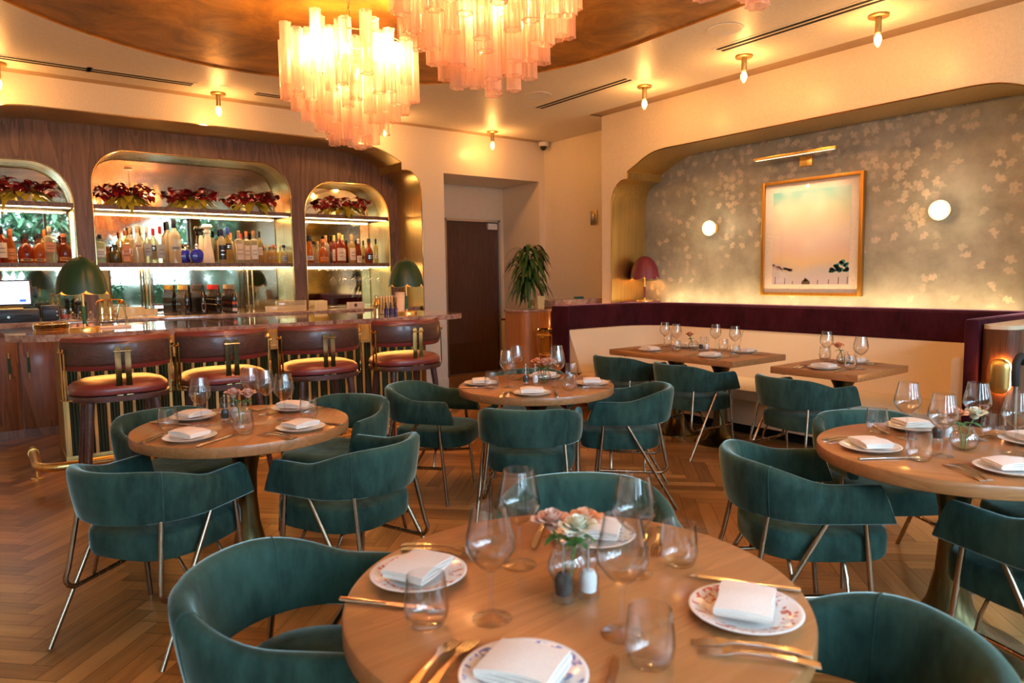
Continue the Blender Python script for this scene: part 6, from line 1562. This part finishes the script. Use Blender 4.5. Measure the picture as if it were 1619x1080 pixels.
# ------------------------------------------------------------------ table settings
TN = {'front': 'front round table', 'left': 'left round table by the stools', 'centre': 'centre round table', 'right': 'right round table', 'long': 'long table by the banquette', 'square': 'small square table'}
TT = 0.7503
PROTO = {}
def inst(key, make, loc, rz, label, group):
    if key not in PROTO:
        t = make(label, group); t.location = loc; t.rotation_euler = (0, 0, rz); PROTO[key] = t
        return t
    return dup(PROTO[key], loc, rz, label, group)
def mk_plate(mat):
    def f(label, group):
        bm = B(); lathe(bm, [(0, 0.005), (0.062, 0.005), (0.072, 0.008), (0.098, 0.0165), (0.1045, 0.0175), (0.1055, 0.0165), (0.100, 0.013), (0.074, 0.003), (0.066, 0.0), (0, 0.0)], 56)
        o = finish(bm, 'dinner_plate', M[mat], ang=60); return tag(o, label, 'plate', group)
    return f
def mk_napkin(v):
    def f(label, group):
        """linen folded in layers: a flat zigzag section swept across, edges slightly uneven"""
        rng = random.Random(20 + v); bm = B()
        W, L = 0.062, 0.050
        lay = 4; th = 0.0044; pts = []
        for k in range(lay):
            x0, x1 = (-W, W) if k % 2 == 0 else (W, -W)
            ins = rng.uniform(-0.004, 0.004)
            z = th * (k + 0.5)
            for q in range(7):
                u = q / 6; x = x0 + (x1 - x0) * u
                pts.append((x + ins * (1 - u), z + (0.003 * k * sin(pi * u) * 0.5)))
            if k < lay - 1:
                for a in (-50, 0, 50):
                    sg = 1 if k % 2 == 0 else -1
                    pts.append((sg * (W + 0.003 * cos(RD(a))), th * (k + 1) + th * 0.5 * sin(RD(a))))
        R = []
        for j in range(7):
            y = -L + 2 * L * j / 6
            rise = 0.003 * sin(pi * j / 6)
            ring_t, ring_b = [], []
            for x, z in pts:
                yy = y * (1 + 0.05 * sin(x * 40 + z * 300)); zz = z + rise * (z / 0.018) + 0.0016 * sin(x * 55 + v) * (z / 0.018) + 0.007 * max(0, -x / W) * (v % 2) * (z / 0.018)
                ring_t.append(bm.verts.new((x, yy, zz + th * 0.46))); ring_b.append(bm.verts.new((x, yy, zz - th * 0.46)))
            R.append(ring_t + ring_b[::-1])
        n = len(R[0])
        for a, b in zip(R, R[1:]):
            for k in range(n): bm.faces.new((a[k], a[(k + 1) % n], b[(k + 1) % n], b[k]))
        h = n // 2
        for ring in (R[0], R[-1]):
            for k in range(h - 1): bm.faces.new((ring[k], ring[k + 1], ring[n - 2 - k], ring[n - 1 - k]))
        # the loose top flap, folded back over one corner
        o = finish(bm, 'folded_napkin', M['linen'], ang=50); return tag(o, label, 'napkin', group)
    return f
def mk_fork(label, group):
    bm = B()
    def plate2d(P, zf, th=0.002):
        a = [bm.verts.new((x, y, zf(y) + th)) for x, y in P]; b = [bm.verts.new((x, y, zf(y))) for x, y in P]; n = len(P)
        bm.faces.new(a); bm.faces.new(b[::-1])
        for k in range(n): bm.faces.new((a[k], b[k], b[(k + 1) % n], a[(k + 1) % n]))
    zf = lambda y: 0.0006 + (0.010 * sin(pi * min(1, max(0, (y + 0.10) / 0.20))) if y > -0.10 else 0)
    hw = [(-0.098, 0.0085), (-0.085, 0.0095), (-0.06, 0.0075), (-0.02, 0.0045), (0.025, 0.0036), (0.038, 0.006), (0.048, 0.0115), (0.058, 0.0125)]
    strips = list(zip(hw, hw[1:]))
    for (y0, w0), (y1, w1) in strips: plate2d([(-w0, y0), (w0, y0), (w1, y1), (-w1, y1)], zf, 0.0026)
    for k in range(4):
        x = -0.0097 + 0.00647 * k
        for y0, y1 in ((0.058, 0.08), (0.08, 0.100)): plate2d([(x - 0.0018, y0), (x + 0.0018, y0), (x + (0.0018 if y1 < 0.09 else 0.0009), y1), (x - (0.0018 if y1 < 0.09 else 0.0009), y1)], zf, 0.0016)
    o = finish(bm, 'dinner_fork', M['silver'], ang=50); return tag(o, label, 'fork', group)
def mk_knife(label, group):
    bm = B()
    lathe(bm, [(0, -0.115), (0.0065, -0.112), (0.0075, -0.09), (0.006, -0.04), (0.0055, -0.012), (0.004, -0.008), (0, -0.006)], 14)
    bmesh.ops.rotate(bm, cent=(0, 0, 0), matrix=Matrix.Rotation(RD(-90), 3, 'X'), verts=bm.verts)
    for v in bm.verts: v.co.z = v.co.z * 0.62 + 0.0049
    P = [(-0.006, -0.010), (0.0065, -0.010), (0.009, 0.03), (0.009, 0.075), (0.005, 0.105), (-0.003, 0.112), (-0.006, 0.09)]
    a = [bm.verts.new((x, y, 0.0062)) for x, y in P]; b = [bm.verts.new((x, y, 0.0042)) for x, y in P]; n = len(P)
    bm.faces.new(a); bm.faces.new(b[::-1])
    for k in range(n): bm.faces.new((a[k], b[k], b[(k + 1) % n], a[(k + 1) % n]))
    o = finish(bm, 'dinner_knife', M['silver'], ang=50); return tag(o, label, 'knife', group)
def mk_wine(label, group):
    t = thing('wine_glass', label, 'wine glass', (0, 0, 0), 0, group)
    bm = B(); lathe(bm, [(0, 0.0), (0.038, 0.0), (0.0388, 0.0012), (0.037, 0.0024), (0.018, 0.0045), (0.006, 0.011), (0.0042, 0.022), (0.0040, 0.075), (0.0055, 0.092)], 36); finish(bm, 'foot_and_stem', M['glass'], t)
    bm = B(); lathe(bm, [(0, 0.0925), (0.008, 0.0935), (0.022, 0.104), (0.037, 0.120), (0.0465, 0.136), (0.048, 0.145), (0.0455, 0.165), (0.040, 0.190), (0.034, 0.221), (0.0328, 0.2215), (0.0388, 0.190), (0.0443, 0.165), (0.0467, 0.145), (0.0450, 0.136), (0.0355, 0.1215), (0.021, 0.106), (0.006, 0.098), (0, 0.0972)], 44); finish(bm, 'bowl', M['glass'], t)
    return t
def mk_tumbler(label, group):
    bm = B(); lathe(bm, [(0, 0.0), (0.026, 0.0), (0.033, 0.004), (0.0405, 0.018), (0.0428, 0.035), (0.041, 0.060), (0.0365, 0.0975), (0.0353, 0.098), (0.0396, 0.060), (0.0412, 0.036), (0.039, 0.021), (0.031, 0.010), (0.022, 0.008), (0, 0.0078)], 44)
    o = finish(bm, 'water_tumbler', M['glass']); return tag(o, label, 'tumbler', group)
def mk_mill(mat):
    def f(label, group):
        t = thing('salt_mill' if mat == 'salt' else 'pepper_mill', label, 'salt mill' if mat == 'salt' else 'pepper mill', (0, 0, 0), 0, group)
        bm = B(); lathe(bm, [(0, 0), (0.0225, 0), (0.0228, 0.012), (0.020, 0.018), (0.0215, 0.03), (0.0218, 0.045), (0.0165, 0.058), (0.0165, 0.064), (0.0215, 0.074), (0.0215, 0.082), (0.016, 0.090), (0.0195, 0.099), (0.0175, 0.110), (0.006, 0.116), (0, 0.116)], 28); finish(bm, 'body', M['glass'], t)
        bm = B(); lathe(bm, [(0, 0.014), (0.016, 0.014), (0.0175, 0.03), (0.0175, 0.044), (0.012, 0.056), (0, 0.057)], 20); finish(bm, 'filling', M[mat], t)
        bm = B(); lathe(bm, [(0, 0.126), (0.0055, 0.124), (0.006, 0.119), (0.003, 0.116)], 14); rod(bm, (0, 0, 0.057), (0, 0, 0.117), 0.0025, seg=8); finish(bm, 'spindle', M['steel'], t)
        return t
    return f
def mk_vase(label, group):
    t = thing('bud_vase', label, 'vase', (0, 0, 0), 0, group)
    bm = B(); lathe(bm, [(0, 0.0), (0.022, 0.0), (0.038, 0.01), (0.047, 0.032), (0.045, 0.052), (0.034, 0.07), (0.027, 0.08), (0.028, 0.09), (0.0268, 0.09), (0.0258, 0.08), (0.0328, 0.069), (0.0436, 0.052), (0.0456, 0.032), (0.037, 0.012), (0.02, 0.0025), (0, 0.0025)], 36); finish(bm, 'bowl', M['glass'], t)
    bm = B(); lathe(bm, [(0, 0.003), (0.020, 0.003), (0.036, 0.0122), (0.0445, 0.032), (0.0435, 0.048), (0, 0.048)], 30); finish(bm, 'water', M['water'], t)
    return t
M['water'] = thin_glass('clear_water', (0.97, 0.98, 0.98), 1.33, 0.5)
def mk_rose(mat, seed):
    def f(label, group):
        """origin where the stem meets the vase floor; bloom on top, petals in a spiral"""
        t = thing('rose', label, 'rose', (0, 0, 0), 0, group)
        rng = random.Random(seed); bm = B()
        top = Vector((0.0, 0.036, 0.128))
        for k in range(22):
            u = k / 21; a = k * 2.4; r0 = 0.006 + 0.017 * u; open_ = 0.15 + 0.95 * u; H = 0.046 - 0.010 * u; Wd = 0.018 + 0.016 * u
            prev = None
            for i in range(6):
                v = i / 5; rr = r0 * (0.45 + 0.75 * v) + 0.018 * open_ * v * v; z = H * v * (1 - 0.25 * open_ * v * v) - 0.014
                cur = []
                for j in range(7):
                    w = (j - 3) / 3; aw = a + w * (Wd / max(0.012, rr)) * sin(pi * min(0.86, 0.25 + 0.62 * v))
                    ed = 0.004 * u * v * abs(w)
                    cur.append(bm.verts.new(top + Vector((rr * cos(aw) * (1 + ed * 8), rr * sin(aw) * (1 + ed * 8), z - 0.006 * v * w * w * open_))))
                if prev:
                    for j in range(6): bm.faces.new((prev[j], prev[j + 1], cur[j + 1], cur[j]))
                prev = cur
        finish(bm, 'bloom', M[mat], t, ang=80)
        bm = B(); tube(bm, spline([(0, 0.006, 0.006), (0, 0.010, 0.05), (0, 0.020, 0.09), (0, 0.036, 0.116)], 4), 0.0026, 6); finish(bm, 'stem', M['stem_green'], t)
        bm = B()
        for k in range(4):
            a = k * 1.7 + seed; leaf(bm, (0, 0.024, 0.098), (cos(a), sin(a) + 0.3, 0.15), 0.038, 0.011, rng, 0.4)
        finish(bm, 'leaves', M['leaf_mid'], t, ang=80)
        return t
    return f
M['leaf_mid'] = plain('rose_leaf', (0.05, 0.20, 0.05), 0.45)

SET = {
 'front': [('left', 0.712, 1.296, 'plate_red'), ('near', 0.651, 0.847, 'plate_blue'), ('right', 1.118, 0.756, 'plate_red'), ('far', 1.166, 1.225, 'plate_blue')],
 'left': [('near left', 0.635, 3.075, 'porcelain'), ('far left', 0.751, 3.534, 'porcelain'), ('near right', 1.06, 2.955, 'porcelain'), ('far right', 1.199, 3.44, 'porcelain')],
 'centre': [('left', 2.376, 3.479, 'porcelain'), ('near', 2.382, 2.985, 'porcelain'), ('right', 2.871, 3.025, 'porcelain'), ('far', 2.838, 3.43, 'porcelain')],
 'right': [('left', 2.558, 1.217, 'porcelain'), ('far left', 3.022, 1.268, 'porcelain'), ('near', 2.611, 0.793, 'porcelain'), ('far right', 3.098, 0.880, 'porcelain')],
 'long': [('near left', 4.533, 4.046, 'porcelain'), ('near right', 4.525, 3.417, 'porcelain'), ('banquette side right', 4.98, 3.421, 'porcelain'), ('banquette side left', 4.985, 4.019, 'porcelain')],
 'square': [('near', 4.497, 2.467, 'porcelain'), ('banquette side', 4.95, 2.498, 'porcelain')],
}
NAPROT = {'front': (0.6, 0.25, -0.2, 0.5)}
def settings():
    nv = 0
    rng = random.Random(31)
    for tk, L in SET.items():
        for i, (seat, x, y, mat) in enumerate(L):
            if tk in TAB: cx, cy_ = TAB[tk]; d = Vector((cx - x, cy_ - y)).normalized()
            else: d = Vector((1, 0)) if 'banquette' not in seat else Vector((-1, 0))
            if tk == 'front': d = Vector((0.915 - x, 1.03 - y)).normalized()
            rz = math.atan2(d.y, d.x) - pi / 2
            col = {'plate_red': 'red flowered white plate', 'plate_blue': 'blue flowered white plate', 'porcelain': 'white plate'}[mat]
            inst('plate' + mat, mk_plate(mat), (x, y, TT), rz, '%s at the %s place of the %s' % (col, seat, TN[tk]), 'dinner plates')
            v = nv % 3; nv += 1
            inst('nap%d' % v, mk_napkin(v), (x, y, TT + 0.0175), rz + rng.uniform(-0.18, 0.18) + (pi if i % 2 else 0), 'folded white napkin on the %s plate of the %s' % (seat, TN[tk]), 'folded napkins on plates')
            lft = Vector((-d.y, d.x)); p = Vector((x, y))
            for k, (o, nm) in enumerate(((0.128, 'inner'), (0.158, 'outer'))):
                q = p + lft * o - d * (0.005 + 0.01 * k)
                inst('fork', mk_fork, (q.x, q.y, TT), rz + rng.uniform(-0.08, 0.08), '%s fork beside the %s plate of the %s' % (nm, seat, TN[tk]), 'dinner forks')
            q = p - lft * 0.136
            inst('knife', mk_knife, (q.x, q.y, TT), rz + rng.uniform(-0.08, 0.08), 'knife beside the %s plate of the %s' % (seat, TN[tk]), 'dinner knives')
    WG = {'front': [('near left', 0.731, 1.049), ('far left', 0.926, 1.213), ('near right', 0.883, 0.852), ('far right', 1.092, 1.018)],
          'left': [('near left', 0.743, 3.341), ('near right', 1.078, 3.205), ('far left', 1.03, 3.56), ('farthest', 1.055, 3.40)],
          'centre': [('near left', 2.441, 3.292), ('far left', 2.656, 3.483), ('near right', 2.66, 3.093), ('far right', 2.829, 3.294)],
          'right': [('far left', 2.834, 1.211), ('near left', 2.65, 1.014), ('far right', 3.02, 1.037), ('near right', 2.879, 0.862)],
          'long': [('far left', 4.92, 4.215), ('near left', 4.806, 3.99), ('far right', 4.996, 3.717), ('near right', 4.926, 3.473)],
          'square': [('left', 4.908, 2.675), ('right', 4.66, 2.30)]}
    for tk, L in WG.items():
        for pos, x, y in L: inst('wine', mk_wine, (x, y, TT), 0, '%s wine glass on the %s' % (pos, TN[tk]), 'wine glasses on the tables')
    TU = {'front': [('left', 0.622, 1.106), ('near', 0.848, 0.755), ('right', 1.204, 0.988)],
          'left': [('left', 0.606, 3.339), ('right', 1.179, 3.17), ('near', 0.84, 3.03)],
          'centre': [('near left', 2.348, 3.325), ('far left', 2.68, 3.585), ('near right', 2.639, 2.962), ('far right', 2.971, 3.314)],
          'right': [('left', 2.861, 1.338), ('near', 2.534, 1.038), ('right', 3.111, 1.01)],
          'long': [('far left', 5.005, 4.25), ('near left', 4.63, 3.843), ('far right', 5.03, 3.66), ('near right', 4.64, 3.27)],
          'square': [('far', 5.0, 2.735), ('near', 4.60, 2.34)]}
    for tk, L in TU.items():
        for pos, x, y in L: inst('tumbler', mk_tumbler, (x, y, TT), 0, '%s stemless water tumbler on the %s' % (pos, TN[tk]), 'water tumblers on the tables')
    VA = {'front': (0.952, 1.075), 'left': (0.905, 3.30), 'centre': (2.70, 3.27), 'right': (2.805, 1.0), 'long': (4.868, 3.85), 'square': (4.838, 2.509)}
    MI = {'front': ((0.888, 1.02), (0.938, 1.0)), 'left': ((0.855, 3.375), (0.90, 3.39)), 'centre': ((2.585, 3.30), (2.628, 3.262)), 'right': ((2.87, 1.115), (2.92, 1.10)), 'long': ((4.86, 3.765), (4.895, 3.735))}
    RO = {'front': (('rose_pink', 2.3), ('rose_peach', -0.35), ('rose_white', 4.6)), 'left': (('rose_pink', 2.2), ('rose_pink', -0.6)), 'centre': (('rose_peach', 2.6), ('rose_pink', -0.7), ('rose_pink', 4.2)), 'right': (('rose_peach', 2.4), ('rose_white', -0.6)), 'long': (('rose_peach', 1.8),), 'square': (('rose_peach', 2.0),)}
    for tk, (x, y) in VA.items():
        inst('vase', mk_vase, (x, y, TT), 0, 'round clear bud vase on the %s' % TN[tk], 'bud vases')
        seen = {}
        for k, (m, a) in enumerate(RO[tk]):
            cn = {'rose_pink': 'pale pink', 'rose_peach': 'peach', 'rose_white': 'cream white'}[m]
            seen[m] = seen.get(m, 0) + 1
            same = sum(1 for q in RO[tk] if q[0] == m)
            pos = '' if same == 1 else (' at the left' if seen[m] == 1 else ' at the right')
            inst(m, mk_rose(m, {'rose_pink': 1, 'rose_peach': 2, 'rose_white': 3}[m]), (x, y, TT + 0.0005), a - pi / 2 + RD(37) * 0, '%s rose%s in the vase on the %s' % (cn, pos, TN[tk].replace(' by the stools', '').replace(' by the banquette', '')), 'roses in the bud vases')
    for tk, ((x, y), (x2, y2)) in MI.items():
        inst('pepper', mk_mill('pepper'), (x, y, TT), 0, 'clear pepper mill with dark corns on the %s' % TN[tk], 'clear pepper mills on the tables')
        inst('salt', mk_mill('salt'), (x2, y2, TT), 0, 'clear salt mill with white salt on the %s' % TN[tk], 'clear salt mills on the tables')
settings()

# walking cane hooked near the right edge
def cane():
    t = thing('walking_cane', 'grey walking cane with black hooked handle standing at the right frame edge', 'cane', (4.285, 1.30, 0))
    bm = B(); rod(bm, (0.04, 0, 0.0), (0.0, 0, 0.80), 0.011, seg=12); finish(bm, 'shaft', M['steel'], t)
    bm = B(); tube(bm, spline([(0.0, 0, 0.795), (-0.012, 0, 0.86), (0.0, 0, 0.915), (0.045, 0, 0.945), (0.095, 0, 0.935), (0.115, 0, 0.90)], 5), 0.019, 12); finish(bm, 'handle', M['black_rubber'], t)
    bm = B(); rod(bm, (0.041, 0, 0.0), (0.039, 0, 0.03), 0.016, 0.013, 12); finish(bm, 'ferrule', M['black_rubber'], t)
cane()

# ------------------------------------------------------------------ street side, seen only in the mirrors
def outside():
    rng = random.Random(2)
    bm = B(); holed(bm, [(-30, -40), (30, -40), (30, YF - 0.2), (-30, YF - 0.2)], [], lambda x, y: Vector((x, y, -0.06))); struct(finish(bm, 'trim_20', M['asphalt'], smooth=False))
    bm = B()
    for k in range(7000):
        x = rng.uniform(-7, 11); y = rng.uniform(-4.7, -3.9); z = rng.uniform(0.0, 1.6)
        leaf(bm, (x, y, z), (rng.uniform(-1, 1), rng.uniform(-0.2, 1), rng.uniform(-0.3, 1)), rng.uniform(0.10, 0.2), rng.uniform(0.03, 0.06), rng, 0.3, 2)
    box(bm, -7, 11, -4.75, -4.5, -0.05, 1.35)
    o = finish(bm, 'hedge', M['hedge'], ang=80); tag(o, 'green hedge outside the street windows, seen in the bar mirrors', 'hedge'); o['kind'] = 'stuff'
    for k, (x, y, s) in enumerate(((-3.2, -7.0, 1.2), (1.6, -9.5, 1.2), (6.2, -7.2, 1.2))):
        t = thing('street_tree', 'tree outside the street windows, %s of three in the bar mirrors' % ('left', 'middle', 'right')[k], 'tree', (x, y, -0.05), 0, 'trees outside the windows')
        bm = B(); tube(bm, spline([(0, 0, 0), (0.05, 0, 1.2), (-0.05, 0.1, 2.6), (0, 0, 4)], 3), 0.17 * s, 10); finish(bm, 'trunk', M['bark'], t)
        bm = B()
        for q in range(1500):
            v = Vector((rng.gauss(0, 1), rng.gauss(0, 1), rng.gauss(0, 0.8))); v = v.normalized() * rng.uniform(0.5, 1.5) * s
            leaf(bm, v + Vector((0, 0, 3.0)), (rng.uniform(-1, 1), rng.uniform(-1, 1), rng.uniform(-1, 0.5)), 0.3, 0.09, rng, 0.3, 2)
        finish(bm, 'crown', M['hedge'], t, ang=80)
    for x0, x1, lab in ((4.28, 4.52, 'brown sheer curtain between the right street windows'), (5.45, 5.78, 'brown sheer curtain at the right end of the street wall')):
        bm = B(); P = []
        n = 40
        for i in range(n + 1): P.append(Vector((x0 + (x1 - x0) * i / n, YF + 0.10 + 0.03 * sin(i * 1.3), 0)))
        a = [Vector((p.x, p.y, 0.03)) for p in P]; b = [Vector((p.x, p.y, 3.12)) for p in P]
        sheet(bm, a, b, closed=False); o = finish(bm, 'curtain', M['curtain'], ang=70); tag(o, lab, 'curtain', 'sheer curtains')
outside()
